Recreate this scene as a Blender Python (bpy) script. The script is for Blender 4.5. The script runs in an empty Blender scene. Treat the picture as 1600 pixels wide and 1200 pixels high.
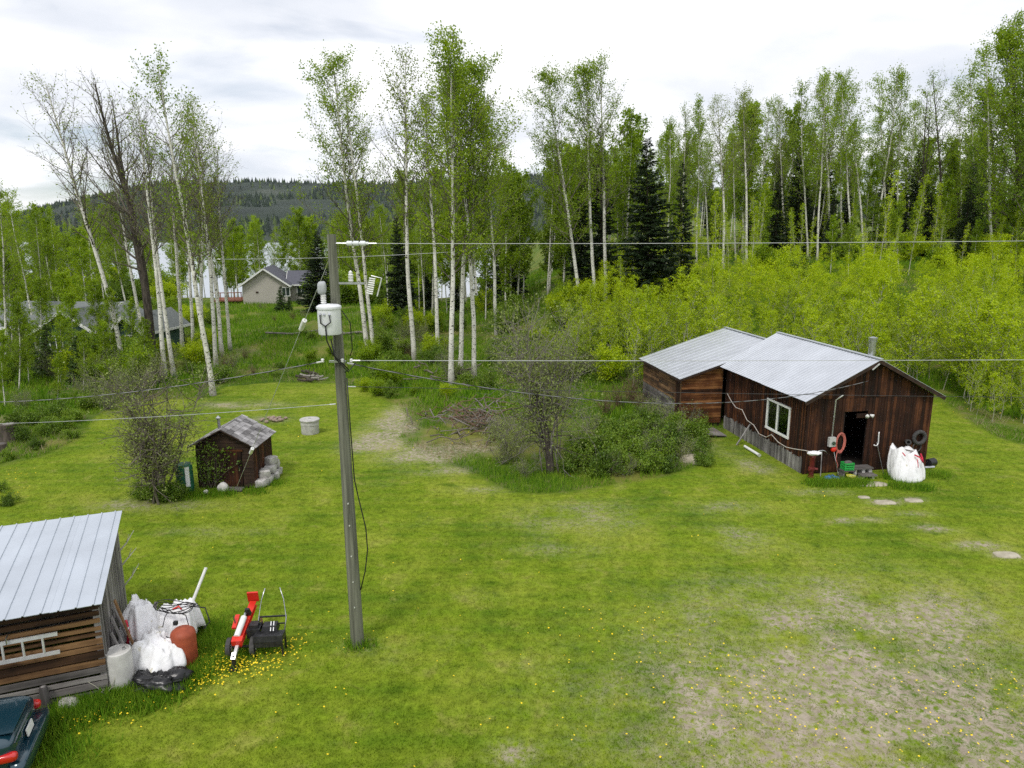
import bpy, math, random
import numpy as np
from mathutils import Matrix, Vector

# ------------------------------------------------------------------ scene, camera, sky, sun
scene = bpy.context.scene
COL = scene.collection
rng = np.random.default_rng(7)
random.seed(7)
R = math.radians

CAM_H, PITCH, FPX = 9.0, R(12.0), 1109.0          # drone about nine metres up, looking 12 degrees down
cam_d = bpy.data.cameras.new('camera')
cam_d.sensor_fit = 'HORIZONTAL'; cam_d.sensor_width = 36.0
cam_d.lens = 36.0 * FPX / 1600.0
cam_d.clip_start = 0.1; cam_d.clip_end = 9000.0
cam = bpy.data.objects.new('camera', cam_d); COL.objects.link(cam)
cam.location = (0, 0, CAM_H); cam.rotation_euler = (math.pi/2 - PITCH, 0, 0)
scene.camera = cam

SUN_EL, SUN_AZ = 55.0, 205.0                       # azimuth clockwise from +Y (the view direction)
world = bpy.data.worlds.new('World'); scene.world = world; world.use_nodes = True
wn, wl = world.node_tree.nodes, world.node_tree.links
wn.clear()
w_out = wn.new('ShaderNodeOutputWorld'); w_bg = wn.new('ShaderNodeBackground')
sky = wn.new('ShaderNodeTexSky'); sky.sky_type = 'NISHITA'; sky.sun_disc = False
sky.sun_elevation = R(SUN_EL); sky.sun_rotation = R(SUN_AZ); sky.altitude = 700
tc = wn.new('ShaderNodeTexCoord'); sep = wn.new('ShaderNodeSeparateXYZ')
wl.new(tc.outputs['Generated'], sep.inputs[0])
def wmath(op, a, b=None, clamp=False):
    n = wn.new('ShaderNodeMath'); n.operation = op; n.use_clamp = clamp
    for i, v in enumerate((a, b)):
        if v is None: continue
        if isinstance(v, (int, float)): n.inputs[i].default_value = v
        else: wl.new(v, n.inputs[i])
    return n.outputs[0]
zz = wmath('ADD', wmath('MAXIMUM', sep.outputs[2], 0.0), 0.16)
cx = wmath('DIVIDE', sep.outputs[0], zz); cy = wmath('DIVIDE', sep.outputs[1], zz)
cmb = wn.new('ShaderNodeCombineXYZ'); wl.new(cx, cmb.inputs[0]); wl.new(cy, cmb.inputs[1])
def wnoise(scale, detail, off):
    mp = wn.new('ShaderNodeMapping'); mp.inputs['Location'].default_value = off
    mp.inputs['Scale'].default_value = (1.0, 1.05, 1.0)
    wl.new(cmb.outputs[0], mp.inputs[0])
    n = wn.new('ShaderNodeTexNoise'); n.inputs['Scale'].default_value = scale
    n.inputs['Detail'].default_value = detail; n.inputs['Roughness'].default_value = 0.50
    n.inputs['Distortion'].default_value = 0.35
    wl.new(mp.outputs[0], n.inputs['Vector']); return n.outputs[0]
def wramp(v, stops):
    r = wn.new('ShaderNodeValToRGB'); e = r.color_ramp.elements
    while len(e) < len(stops): e.new(0.5)
    for i, (p, c) in enumerate(stops): e[i].position = p; e[i].color = (*c, 1)
    wl.new(v, r.inputs[0]); return r.outputs[0]
cloud = wramp(wnoise(1.05, 8.0, (3.1, 1.7, 0)), [(0.32, (8.0, 8.4, 9.2)), (0.43, (9.1, 9.35, 9.95)), (0.53, (10.8, 10.85, 11.2)), (0.62, (11.8, 11.8, 12.0))])
cover = wramp(wnoise(0.80, 6.0, (-2.0, 0.9, 0)), [(0.34, (0.30,)*3), (0.45, (0.85,)*3), (0.56, (1.0,)*3)])
mixw = wn.new('ShaderNodeMix'); mixw.data_type = 'RGBA'
wl.new(cover, mixw.inputs[0]); wl.new(sky.outputs[0], mixw.inputs[6]); wl.new(cloud, mixw.inputs[7])
wl.new(mixw.outputs[2], w_bg.inputs[0]); w_bg.inputs[1].default_value = 0.080
wl.new(w_bg.outputs[0], w_out.inputs[0])

sun_d = bpy.data.lights.new('sun', 'SUN'); sun_d.energy = 1.5; sun_d.angle = R(14); sun_d.color = (1.0, 0.965, 0.91)
sun = bpy.data.objects.new('sun', sun_d); COL.objects.link(sun)
az, el = R(SUN_AZ), R(SUN_EL)
sdir = Vector((math.sin(az)*math.cos(el), math.cos(az)*math.cos(el), math.sin(el)))
sun.rotation_euler = sdir.to_track_quat('Z', 'Y').to_euler(); sun.location = (0, -20, 60)

vs = scene.view_settings
vs.view_transform = 'Standard'; vs.look = 'None'; vs.exposure = 0.40; vs.gamma = 1.0; vs.use_curve_mapping = False
scene.cycles.max_bounces = 6; scene.cycles.diffuse_bounces = 3; scene.cycles.transmission_bounces = 4
scene.cycles.transparent_max_bounces = 6; scene.cycles.volume_bounces = 0
scene.cycles.sample_clamp_indirect = 3.0; scene.cycles.sample_clamp_direct = 8.0
scene.cycles.use_adaptive_sampling = False
scene.cycles.use_denoising = False; scene.cycles.denoiser = 'OPENIMAGEDENOISE'
scene.cycles.denoising_input_passes = 'RGB_ALBEDO_NORMAL'; scene.cycles.denoising_prefilter = 'ACCURATE'

# ------------------------------------------------------------------ helpers: numbers
def S(a, b, x):
    t = np.clip((np.asarray(x, float)-a)/(b-a), 0, 1); return t*t*(3-2*t)
_T = np.random.default_rng(3).random((256, 256))
def vnoise(x, y):
    x = np.asarray(x, float); y = np.asarray(y, float)
    xi = np.floor(x).astype(int); yi = np.floor(y).astype(int); fx = x-xi; fy = y-yi
    fx = fx*fx*(3-2*fx); fy = fy*fy*(3-2*fy)
    a = _T[xi & 255, yi & 255]; b = _T[(xi+1) & 255, yi & 255]; c = _T[xi & 255, (yi+1) & 255]; d = _T[(xi+1) & 255, (yi+1) & 255]
    return (a*(1-fx)+b*fx)*(1-fy)+(c*(1-fx)+d*fx)*fy
def fbm(x, y, s=1.0, o=4):
    r = 0; a = 0.5; x = np.asarray(x)*s; y = np.asarray(y)*s
    for k in range(o): r = r+a*vnoise(x+17.3*k, y+9.1*k); a *= 0.5; x = x*2.03; y = y*2.03
    return r/(1-0.5**o)
def terrain(x, y):
    x = np.asarray(x, float); y = np.asarray(y, float)
    h = 6.0*S(34, 76, y)*S(-8, 11, x)
    h = h+np.minimum(0.055*np.maximum(y-76, 0), 7)*S(-5, 25, x)
    h = h+1.6*S(46, 66, y)*S(-28, -14, x)*(1-S(-14, -2, x))*(1-S(66, 84, y))       # grassy bank below the beige house
    h = h-5.6*S(92, 168, y)*(1-S(-12, 18, x))
    h = h+0.10*(fbm(x, y, 0.16, 3)-0.5)*S(4, 12, y)
    h = h+0.16*S(27, 31, y)*(fbm(x, y, 0.5, 3)-0.5)*wild_mask(x, y)
    return h
def ray(px, py):
    a = (px-800)/FPX; b = (600-py)/FPX; c, s = math.cos(PITCH), math.sin(PITCH)
    return np.array([a, c+b*s, -s+b*c])
def g0(px, py, z=0.0):
    d = ray(px, py); t = (z-CAM_H)/d[2]; return d[0]*t, d[1]*t
def ground_hit(px, py):
    """where the sight line of a photo pixel meets the terrain"""
    d = ray(px, py); t = np.linspace(8, 260, 2600)
    dz = CAM_H+d[2]*t-terrain(d[0]*t, d[1]*t); k = np.argmax(dz < 0)
    if dz[k] >= 0: k = len(t)-1
    return d[0]*t[k], d[1]*t[k]
def z_at(px, py, y):
    d = ray(px, py); t = y/d[1]; return CAM_H+d[2]*t
def x_at(px, py, y):
    d = ray(px, py); return d[0]*y/d[1]

LAWN_PX = [(-900, 1500), (-900, 830), (-300, 770), (0, 728), (70, 712), (118, 690), (150, 655), (185, 628), (330, 622), (352, 604), (430, 597), (520, 597), (585, 610), (628, 640),
           (634, 662), (622, 684), (650, 706), (715, 728), (765, 752), (800, 768), (850, 772), (915, 764), (1000, 752), (1085, 732), (1110, 700), (1128, 676),
           (1160, 650), (1470, 625), (1500, 652), (1555, 682), (1640, 706), (1900, 770), (2600, 800), (2600, 1500)]
LAWN = np.array([g0(*p) for p in LAWN_PX])
LAWN[0] = (-40, 3); LAWN[-1] = (40, 3)
def lawn_sd(x, y):
    """signed distance to the mown lawn's edge: positive inside"""
    x = np.asarray(x, float); y = np.asarray(y, float)
    best = np.full(x.shape, 1e9); inside = np.zeros(x.shape, bool)
    n = len(LAWN)
    for i in range(n):
        ax, ay = LAWN[i]; bx, by = LAWN[(i+1) % n]; ex, ey = bx-ax, by-ay
        t = np.clip(((x-ax)*ex+(y-ay)*ey)/(ex*ex+ey*ey), 0, 1)
        best = np.minimum(best, (x-ax-t*ex)**2+(y-ay-t*ey)**2)
        c = ((ay > y) != (by > y)) & (x < ex*(y-ay)/(ey if abs(ey) > 1e-9 else 1e-9)+ax)
        inside ^= c
    d = np.sqrt(best); return np.where(inside, d, -d)
def wild_mask(x, y):
    return 1-S(-0.25, 0.25, lawn_sd(x, y)+0.5*(fbm(x, y, 0.9, 3)-0.5))
def ell(x, y, px, py, rx, ry):
    cx_, cy_ = g0(px, py); return np.exp(-((x-cx_)/rx)**2-((y-cy_)/ry)**2)
DIRT_SPOTS = [(1400, 1060, 3.9, 3.3, 1.25), (1250, 1140, 2.8, 1.6, 1.1), (1300, 960, 2.2, 1.2, .5), (1560, 1160, 2.0, 2.0, .9), (1500, 960, 1.5, 1.0, .45), (1120, 792, 1.0, .55, .95), (1150, 838, .7, .8, 1.0), (900, 810, 1.8, 1.1, .6), (960, 800, 1.2, .8, .5), (880, 858, 1.0, .4, .5),
              (1380, 785, .45, .25, 1.5), (1430, 782, .4, .2, 1.4), (1350, 812, .7, .2, 1.3), (1465, 826, .6, .25, 1.4), (1530, 853, .6, .25, 1.3), (1573, 868, .4, .2, 1.5),
              (1310, 815, .4, .2, 1.1), (1440, 803, .8, .2, .9), (1270, 770, 1.0, .3, .8), (1180, 730, .6, .9, .9), (1120, 700, .6, 1.0, .9), (600, 680, 1.0, 1.5, 1.5), (660, 715, 1.5, .7, 1.5), (615, 655, .7, 2.2, 1.5), (575, 695, .9, 1.0, 1.4), (628, 668, .7, 1.2, 1.4), (690, 735, 1.0, .5, 1.3), (640, 700, .9, .7, 1.4),
              (380, 632, 2.2, .7, .9), (420, 655, 1.0, .7, .7), (800, 1180, .35, .25, 1.1), (300, 830, .8, .3, .4), (400, 830, .6, .3, .4), (235, 790, 1.6, .5, .9), (560, 1010, .35, .3, .8), (750, 765, .8, .35, .7), (740, 700, 1.6, .8, 1.0), (740, 655, 1.8, 1.4, .9)]
def dirt_mask(x, y):
    m = 0
    for px, py, rx, ry, a in DIRT_SPOTS: m = m+a*ell(x, y, px, py, rx, ry)
    n = fbm(x, y, 1.1, 5)
    m = m*np.clip(.45+(n-.40)*2.2, 0, 1.3)+0.5*np.clip(n-0.66, 0, 1)
    return np.clip(m, 0, 1)

# ------------------------------------------------------------------ helpers: objects
def finish(o, parent=None):
    COL.objects.link(o)
    if parent is not None: o.parent = parent
    return o
def tag(o, label=None, cat=None, group=None, kind=None):
    for k, v in (('label', label), ('category', cat), ('group', group), ('kind', kind)):
        if v: o[k] = v
    return o
def thing(name, label, cat, loc=(0, 0, 0), rz=0.0, group=None):
    o = bpy.data.objects.new(name, None); o.empty_display_size = 0.2
    o.location = loc; o.rotation_euler = (0, 0, rz); COL.objects.link(o)
    return tag(o, label, cat, group)
def mesh_np(name, V, F, mats, smooth=False, midx=None):
    """mesh from numpy: V (n,3), F a list of (m,k) index arrays"""
    me = bpy.data.meshes.new(name)
    V = np.asarray(V, np.float32)
    me.vertices.add(len(V)); me.vertices.foreach_set('co', V.ravel())
    loops = np.concatenate([f.ravel() for f in F]).astype(np.int32)
    tot = np.concatenate([np.full(len(f), f.shape[1], np.int32) for f in F])
    start = np.concatenate([[0], np.cumsum(tot)[:-1]]).astype(np.int32)
    me.loops.add(len(loops)); me.loops.foreach_set('vertex_index', loops)
    me.polygons.add(len(tot)); me.polygons.foreach_set('loop_start', start); me.polygons.foreach_set('loop_total', tot)
    if smooth: me.polygons.foreach_set('use_smooth', np.ones(len(tot), bool))
    for m in (mats if isinstance(mats, (list, tuple)) else [mats]): me.materials.append(m)
    if midx is not None: me.polygons.foreach_set('material_index', np.asarray(midx, np.int32))
    me.update(calc_edges=True); me.validate()
    return me
def obj(name, me, parent=None):
    return finish(bpy.data.objects.new(name, me), parent)
def copy_tree(o, parent=None):
    c = o.copy(); COL.objects.link(c)
    if parent is not None: c.parent = parent
    for ch in list(o.children): copy_tree(ch, c)
    return c

class MB:
    """collects simple shapes into one mesh"""
    def __init__(s): s.V = []; s.F = []; s.M = Matrix.Identity(4); s.mi = []; s.cur = 0
    def add(s, vs_, fs):
        b = len(s.V)
        s.V += [tuple(s.M @ Vector(v)) for v in vs_]
        s.F += [tuple(i+b for i in f) for f in fs]; s.mi += [s.cur]*len(fs); return s
    def box(s, c, sz, rot=None, taper=1.0):
        x, y, z = sz[0]/2, sz[1]/2, sz[2]/2; t = taper
        p = [(-x, -y, -z), (x, -y, -z), (x, y, -z), (-x, y, -z), (-x*t, -y*t, z), (x*t, -y*t, z), (x*t, y*t, z), (-x*t, y*t, z)]
        m = Matrix.Translation(c) @ (rot.to_4x4() if rot is not None else Matrix.Identity(4))
        return s.add([m @ Vector(q) for q in p], [(0, 3, 2, 1), (4, 5, 6, 7), (0, 1, 5, 4), (1, 2, 6, 5), (2, 3, 7, 6), (3, 0, 4, 7)])
    def bar(s, a, b, w, h=None, up=(0, 0, 1)):
        a, b = Vector(a), Vector(b); d = b-a; L = d.length
        if L < 1e-6: return s
        y = d.normalized(); x = y.cross(Vector(up))
        if x.length < 1e-4: x = y.cross(Vector((1, 0, 0)))
        x.normalize(); z = x.cross(y)
        return s.box((a+b)/2, (w, L, h or w), Matrix((x, y, z)).transposed())
    def tube(s, pts, r, n=8, caps=True):
        P = [Vector(p) for p in pts]; k = len(P)
        r = [r]*k if isinstance(r, (int, float)) else list(r)
        vs_ = []; prev = None
        for i in range(k):
            t = (P[min(i+1, k-1)]-P[max(i-1, 0)])
            t = t.normalized() if t.length > 1e-9 else Vector((0, 0, 1))
            ref = prev if prev is not None else (Vector((1, 0, 0)) if abs(t.x) < .9 else Vector((0, 1, 0)))
            x = ref-t*ref.dot(t)
            if x.length < 1e-5: x = t.orthogonal()
            x.normalize(); prev = x; y = t.cross(x)
            for j in range(n):
                a = 2*math.pi*j/n; vs_.append(P[i]+(x*math.cos(a)+y*math.sin(a))*r[i])
        fs = [(i*n+j, i*n+(j+1) % n, (i+1)*n+(j+1) % n, (i+1)*n+j) for i in range(k-1) for j in range(n)]
        if caps: fs += [tuple(reversed(range(n))), tuple((k-1)*n+j for j in range(n))]
        return s.add(vs_, fs)
    def lathe(s, prof, n=20, c=(0, 0, 0)):
        vs_ = [(c[0]+r*math.cos(2*math.pi*j/n), c[1]+r*math.sin(2*math.pi*j/n), c[2]+z) for r, z in prof for j in range(n)]
        k = len(prof)
        fs = [(i*n+j, i*n+(j+1) % n, (i+1)*n+(j+1) % n, (i+1)*n+j) for i in range(k-1) for j in range(n)]
        if prof[0][0] > 1e-4: fs.append(tuple(reversed(range(n))))
        if prof[-1][0] > 1e-4: fs.append(tuple((k-1)*n+j for j in range(n)))
        return s.add(vs_, fs)
    def prism(s, poly, h0, h1, axis='z'):
        """extrude a 2-D polygon: axis z -> (x,y), axis y -> (x,z), axis x -> (y,z)"""
        f = {'z': lambda p, h: (p[0], p[1], h), 'y': lambda p, h: (p[0], h, p[1]), 'x': lambda p, h: (h, p[0], p[1])}[axis]
        n = len(poly); vs_ = [f(p, h0) for p in poly]+[f(p, h1) for p in poly]
        return s.add(vs_, [tuple(range(n)), tuple(reversed(range(n, 2*n)))]+[(i, n+i, n+(i+1) % n, (i+1) % n) for i in range(n)])
    def blob(s, c, rad, n=18, m=12, amp=0.1, freq=2.0, seed=0, power=2.6, squash=0.0):
        """a rounded, lumpy sack or stone"""
        vs_ = []; pw = 2.0/power
        sg = lambda v: math.copysign(abs(v)**pw, v)
        for i in range(m+1):
            ph = -math.pi/2+math.pi*i/m
            for j in range(n):
                th = 2*math.pi*j/n
                d = (sg(math.cos(ph))*sg(math.cos(th)), sg(math.cos(ph))*sg(math.sin(th)), sg(math.sin(ph)))
                k = 1+amp*2*(float(fbm(d[0]*freq+seed*5.1+d[2]*1.7*freq, d[1]*freq+seed*2.7-d[2]*freq, 1.0, 4))-0.5)
                z = d[2]*rad[2]*k
                vs_.append((c[0]+d[0]*rad[0]*k, c[1]+d[1]*rad[1]*k, c[2]+max(z, -rad[2]*(1-squash))))
        fs = [(i*n+j, i*n+(j+1) % n, (i+1)*n+(j+1) % n, (i+1)*n+j) for i in range(m) for j in range(n)]
        return s.add(vs_, fs)
    def build(s, name, mat, parent=None, smooth=False):
        me = bpy.data.meshes.new(name); me.from_pydata(s.V, [], s.F)
        for m in (mat if isinstance(mat, (list, tuple)) else [mat]): me.materials.append(m)
        if isinstance(mat, (list, tuple)): me.polygons.foreach_set('material_index', s.mi)
        if smooth:
            me.polygons.foreach_set('use_smooth', [True]*len(me.polygons))
        me.update()
        o = obj(name, me, parent)
        if smooth == 'auto': me.set_sharp_from_angle(angle=R(40))
        return o

# ------------------------------------------------------------------ helpers: materials
class NT:
    def __init__(s, name):
        s.mat = bpy.data.materials.new(name); s.mat.use_nodes = True
        s.t = s.mat.node_tree; s.n = s.t.nodes; s.l = s.t.links; s.n.clear()
        s.out = s.n.new('ShaderNodeOutputMaterial')
    def node(s, k, **kw):
        n = s.n.new('ShaderNode'+k)
        for a, v in kw.items(): setattr(n, a, v)
        return n
    def put(s, sock, v):
        if isinstance(v, bpy.types.NodeSocket): s.l.new(v, sock)
        elif isinstance(v, (tuple, list)) and sock.type == 'RGBA': sock.default_value = (*v[:3], 1)
        else: sock.default_value = v
    def coord(s, kind, scale=(1, 1, 1), off=(0, 0, 0)):
        if kind == 'World': o = s.node('NewGeometry').outputs['Position']
        else: o = s.node('TexCoord').outputs[kind]
        m = s.node('Mapping'); m.inputs['Scale'].default_value = scale; m.inputs['Location'].default_value = off
        s.l.new(o, m.inputs[0]); return m.outputs[0]
    def noise(s, vec, scale, detail=4, rough=0.55, dist=0.0):
        n = s.node('TexNoise'); s.l.new(vec, n.inputs['Vector'])
        for k, v in (('Scale', scale), ('Detail', detail), ('Roughness', rough), ('Distortion', dist)): n.inputs[k].default_value = v
        return n.outputs[0]
    def ramp(s, v, stops):
        r = s.node('ValToRGB'); e = r.color_ramp.elements
        while len(e) < len(stops): e.new(0.5)
        for i, (p, c) in enumerate(stops):
            c = (c, c, c) if isinstance(c, (int, float)) else c
            e[i].position = p; e[i].color = (*c, 1)
        s.l.new(v, r.inputs[0]); return r.outputs[0]
    def mix(s, f, a, b, mode='MIX'):
        m = s.node('Mix', data_type='RGBA', blend_type=mode)
        s.put(m.inputs[0], f); s.put(m.inputs[6], a); s.put(m.inputs[7], b); return m.outputs[2]
    def math(s, op, a, b=0.0, clamp=False):
        m = s.node('Math', operation=op, use_clamp=clamp); s.put(m.inputs[0], a); s.put(m.inputs[1], b); return m.outputs[0]
    def island(s): return s.node('NewGeometry').outputs['Random Per Island']
    def orand(s): return s.node('ObjectInfo').outputs['Random']
    def attr(s, name): return s.node('Attribute', attribute_name=name).outputs['Fac']
    def pbr(s, col, rough=0.7, metal=0.0, bump=None, bstr=0.4, bdist=0.02, spec=0.4, **kw):
        p = s.node('BsdfPrincipled'); s.put(p.inputs['Base Color'], col); s.put(p.inputs['Roughness'], rough)
        s.put(p.inputs['Metallic'], metal); p.inputs['Specular IOR Level'].default_value = spec
        for k, v in kw.items(): s.put(p.inputs[k.replace('_', ' ')], v)
        if bump is not None:
            b = s.node('Bump'); b.inputs['Strength'].default_value = bstr; b.inputs['Distance'].default_value = bdist
            s.l.new(bump, b.inputs['Height']); s.l.new(b.outputs[0], p.inputs['Normal'])
        s.l.new(p.outputs[0], s.out.inputs[0]); return s.mat
def simple(name, c1, c2=None, scale=6.0, rough=0.7, metal=0.0, bstr=0.25, bdist=0.01, coord='Object', stretch=(1, 1, 1), spec=0.4, vary=0.0):
    t = NT(name); v = t.coord(coord, stretch); n = t.noise(v, scale, 5)
    c = t.ramp(n, [(0.3, c1), (0.7, c2 or c1)])
    if vary:
        c = t.mix(1.0, c, t.ramp(t.orand(), [(0, 1-vary), (1, 1.0)]), 'MULTIPLY')
    return t.pbr(c, rough, metal, n, bstr, bdist, spec)
def wood(name, dark, mid, light, axis, rough=0.8, spread=1.0):
    """weathered sawn board: grain along one axis, tone differs from board to board"""
    t = NT(name)
    st = {'x': (0.8, 14, 14), 'y': (14, 0.8, 14), 'z': (14, 14, 0.8)}[axis]
    oi = t.node('ObjectInfo')
    v = t.node('VectorMath', operation='ADD'); t.l.new(t.coord('Object', st), v.inputs[0])
    sc = t.node('VectorMath', operation='SCALE'); sc.inputs[0].default_value = (37, 61, 23); t.l.new(oi.outputs['Random'], sc.inputs['Scale'])
    t.l.new(sc.outputs[0], v.inputs[1])
    g = t.noise(v.outputs[0], 1.0, 6, 0.62)
    big = t.noise(t.coord('Object', (1.1, 1.1, 1.1)), 1.3, 3)
    f = t.math('ADD', t.math('MULTIPLY', g, 0.55), t.math('MULTIPLY', t.math('SUBTRACT', oi.outputs['Random'], 0.5), 0.34*spread))
    f = t.math('ADD', f, t.math('MULTIPLY', t.math('SUBTRACT', big, 0.5), 0.55))
    c = t.ramp(f, [(0.05, dark), (0.30, mid), (0.55, light)])
    return t.pbr(c, rough, 0, g, 0.5, 0.01, 0.25)
def leafmat(name, c_lo, c_hi, trans=0.4, noise_scale=0.7, vary=0.25, tr_col=None):
    t = NT(name)
    n = t.noise(t.coord('Object'), noise_scale, 2)
    f = t.math('ADD', t.math('MULTIPLY', n, 0.9), t.math('MULTIPLY', t.island(), 0.55))
    c = t.ramp(t.math('SUBTRACT', f, 0.2), [(0.15, c_lo), (0.85, c_hi)])
    c = t.mix(1.0, c, t.ramp(t.orand(), [(0, (1-vary, 1-vary*0.8, 1-vary*0.6)), (1, (1.0, 1.0, 1.0))]), 'MULTIPLY')
    d = t.node('BsdfDiffuse'); t.l.new(c, d.inputs[0])
    tr = t.node('BsdfTranslucent'); t.l.new(t.mix(1.0, c, tr_col or (1.0, 1.0, 0.45), 'MULTIPLY'), tr.inputs[0])
    m = t.node('MixShader'); m.inputs[0].default_value = trans
    t.l.new(d.outputs[0], m.inputs[1]); t.l.new(tr.outputs[0], m.inputs[2])
    gl = t.node('BsdfGlossy'); gl.inputs['Roughness'].default_value = 0.45; gl.inputs[0].default_value = (0.8, 0.85, 0.8, 1)
    m2 = t.node('MixShader'); m2.inputs[0].default_value = 0.025
    t.l.new(m.outputs[0], m2.inputs[1]); t.l.new(gl.outputs[0], m2.inputs[2])
    t.l.new(m2.outputs[0], t.out.inputs[0]); return t.mat
def lawn_color(t):
    p = t.coord('World')
    a = t.noise(p, 0.28, 4, 0.6); b = t.noise(p, 1.15, 5, 0.65, 0.4); f = t.noise(p, 5.5, 4, 0.6)
    c = t.ramp(a, [(0.33, (0.098, 0.188, 0.010)), (0.50, (0.170, 0.262, 0.014)), (0.66, (0.250, 0.318, 0.034))])
    c = t.mix(t.ramp(b, [(0.30, 0.85), (0.48, 0.0)]), c, (0.075, 0.150, 0.006))
    c = t.mix(t.ramp(b, [(0.55, 0.0), (0.74, 0.6)]), c, (0.350, 0.335, 0.095))
    # faint mowing swathes
    w = t.node('TexWave', wave_type='BANDS', bands_direction='Y'); w.inputs['Scale'].default_value = 0.42; w.inputs['Distortion'].default_value = 2.2; w.inputs['Detail Scale'].default_value = 0.25
    t.l.new(t.coord('World', (0.35, 1, 1)), w.inputs['Vector'])
    c = t.mix(t.math('MULTIPLY', w.outputs['Fac'], 0.24), c, (0.270, 0.320, 0.030))
    return t.mix(1.0, c, t.ramp(f, [(0.25, 0.62), (0.75, 1.28)]), 'MULTIPLY')

M = {}
def mk_ground():
    t = NT('ground_turf'); p = t.coord('World')
    lc = lawn_color(t)
    lc = t.mix(1.0, lc, (0.93, 0.88, 0.9), 'MULTIPLY')
    wa = t.noise(p, 0.22, 4, 0.6); wb = t.noise(p, 1.7, 5, 0.65)
    wc = t.ramp(wa, [(0.35, (0.050, 0.105, 0.010)), (0.5, (0.095, 0.150, 0.014)), (0.62, (0.165, 0.175, 0.035))])
    wc = t.mix(t.ramp(wb, [(0.50, 0.0), (0.72, 0.8)]), wc, (0.200, 0.165, 0.085))
    c = t.mix(t.attr('wild'), lc, wc)
    dn = t.noise(p, 3.2, 6, 0.7)
    dc = t.ramp(dn, [(0.3, (0.230, 0.188, 0.140)), (0.7, (0.455, 0.395, 0.315))])
    dm = t.math('MULTIPLY', t.attr('dirt'), t.ramp(t.noise(p, 6.5, 7, 0.78, 0.5), [(0.40, 0.0), (0.58, 1.25)]), clamp=True)
    c = t.mix(dm, c, dc)
    bp = t.noise(p, 14.0, 6, 0.7)
    return t.pbr(c, 0.95, 0, bp, 0.7, 0.05, 0.1)
M['ground'] = mk_ground()
def mk_blade(name, lawn=True, lo=None, hi=None):
    t = NT(name)
    if lawn: c = lawn_color(t)
    else: c = t.ramp(t.math('ADD', t.math('MULTIPLY', t.island(), 0.6), t.math('MULTIPLY', t.noise(t.coord('World'), 0.45, 3), 0.6)), [(0.30, lo), (0.85, hi)])
    c = t.mix(1.0, c, t.ramp(t.island(), [(0, (0.70, 0.76, 0.6)), (1, (1.35, 1.28, 1.3))]), 'MULTIPLY') if lawn else c
    d = t.node('BsdfDiffuse'); t.l.new(c, d.inputs[0]); tr = t.node('BsdfTranslucent'); t.l.new(c, tr.inputs[0])
    m = t.node('MixShader'); m.inputs[0].default_value = 0.35; t.l.new(d.outputs[0], m.inputs[1]); t.l.new(tr.outputs[0], m.inputs[2])
    t.l.new(m.outputs[0], t.out.inputs[0]); return t.mat
M['blade'] = mk_blade('lawn_grass')
M['tall'] = mk_blade('tall_grass', False, (0.075, 0.205, 0.010), (0.240, 0.370, 0.030))
M['drygrass'] = mk_blade('dry_grass', False, (0.260, 0.205, 0.105), (0.470, 0.400, 0.250))
M['dandelion'] = simple('dandelion_yellow', (0.80, 0.56, 0.01), (0.85, 0.66, 0.03), rough=0.8)
M['leaf'] = leafmat('aspen_leaf', (0.165, 0.280, 0.006), (0.360, 0.475, 0.018), 0.55)
M['leaf_sparse'] = leafmat('aspen_leaf_unfolding', (0.180, 0.250, 0.022), (0.350, 0.430, 0.050), 0.52)
M['leaf_far'] = leafmat('lakeside_leaf', (0.190, 0.325, 0.005), (0.400, 0.530, 0.014), 0.55, 0.5)
M['leaf_sap'] = leafmat('sapling_leaf', (0.330, 0.470, 0.003), (0.580, 0.680, 0.010), 0.50, 0.9, 0.24)
M['leaf_willow'] = leafmat('willow_leaf', (0.180, 0.235, 0.045), (0.350, 0.400, 0.115), 0.4, 1.5)
M['leaf_bush'] = leafmat('bush_leaf', (0.115, 0.225, 0.014), (0.310, 0.420, 0.045), 0.45, 1.6, 0.35)
M['leaf_dark'] = leafmat('dark_leaf', (0.055, 0.115, 0.010), (0.160, 0.250, 0.022), 0.4, 1.2, 0.35)
M['needle'] = leafmat('spruce_needle', (0.010, 0.022, 0.007), (0.036, 0.058, 0.016), 0.10, 0.9, 0.3)
M['needle_young'] = leafmat('young_spruce_needle', (0.030, 0.070, 0.014), (0.085, 0.135, 0.022), 0.15, 0.9, 0.3)
def mk_aspen_bark():
    t = NT('aspen_bark')
    v = t.coord('Object', (3.0, 3.0, 9.0)); n = t.noise(v, 1.6, 5, 0.65, 0.6)
    k = t.noise(t.coord('Object', (5, 5, 7)), 1.0, 2, 0.4)
    c = t.ramp(t.noise(t.coord('Object', (1, 1, 0.6)), 1.2, 4), [(0.3, (0.52, 0.51, 0.43)), (0.7, (0.82, 0.80, 0.73))])
    c = t.mix(t.ramp(n, [(0.565, 0.0), (0.62, 1.0)]), c, (0.035, 0.030, 0.025))
    c = t.mix(t.ramp(k, [(0.66, 0.0), (0.70, 1.0)]), c, (0.02, 0.018, 0.015))
    sepz = t.node('SeparateXYZ'); t.l.new(t.coord('Object'), sepz.inputs[0])
    c = t.mix(t.ramp(t.math('ADD', t.math('MULTIPLY', sepz.outputs[2], 0.16), t.math('MULTIPLY', n, 0.35)), [(0.16, 0.75), (0.36, 0.0)]), c, (0.11, 0.095, 0.075))
    return t.pbr(c, 0.85, 0, n, 0.4, 0.02, 0.2)
M['aspen_bark'] = mk_aspen_bark()
M['twig'] = simple('twig_bark', (0.085, 0.070, 0.052), (0.200, 0.175, 0.140), 3.0, 0.9)
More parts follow.
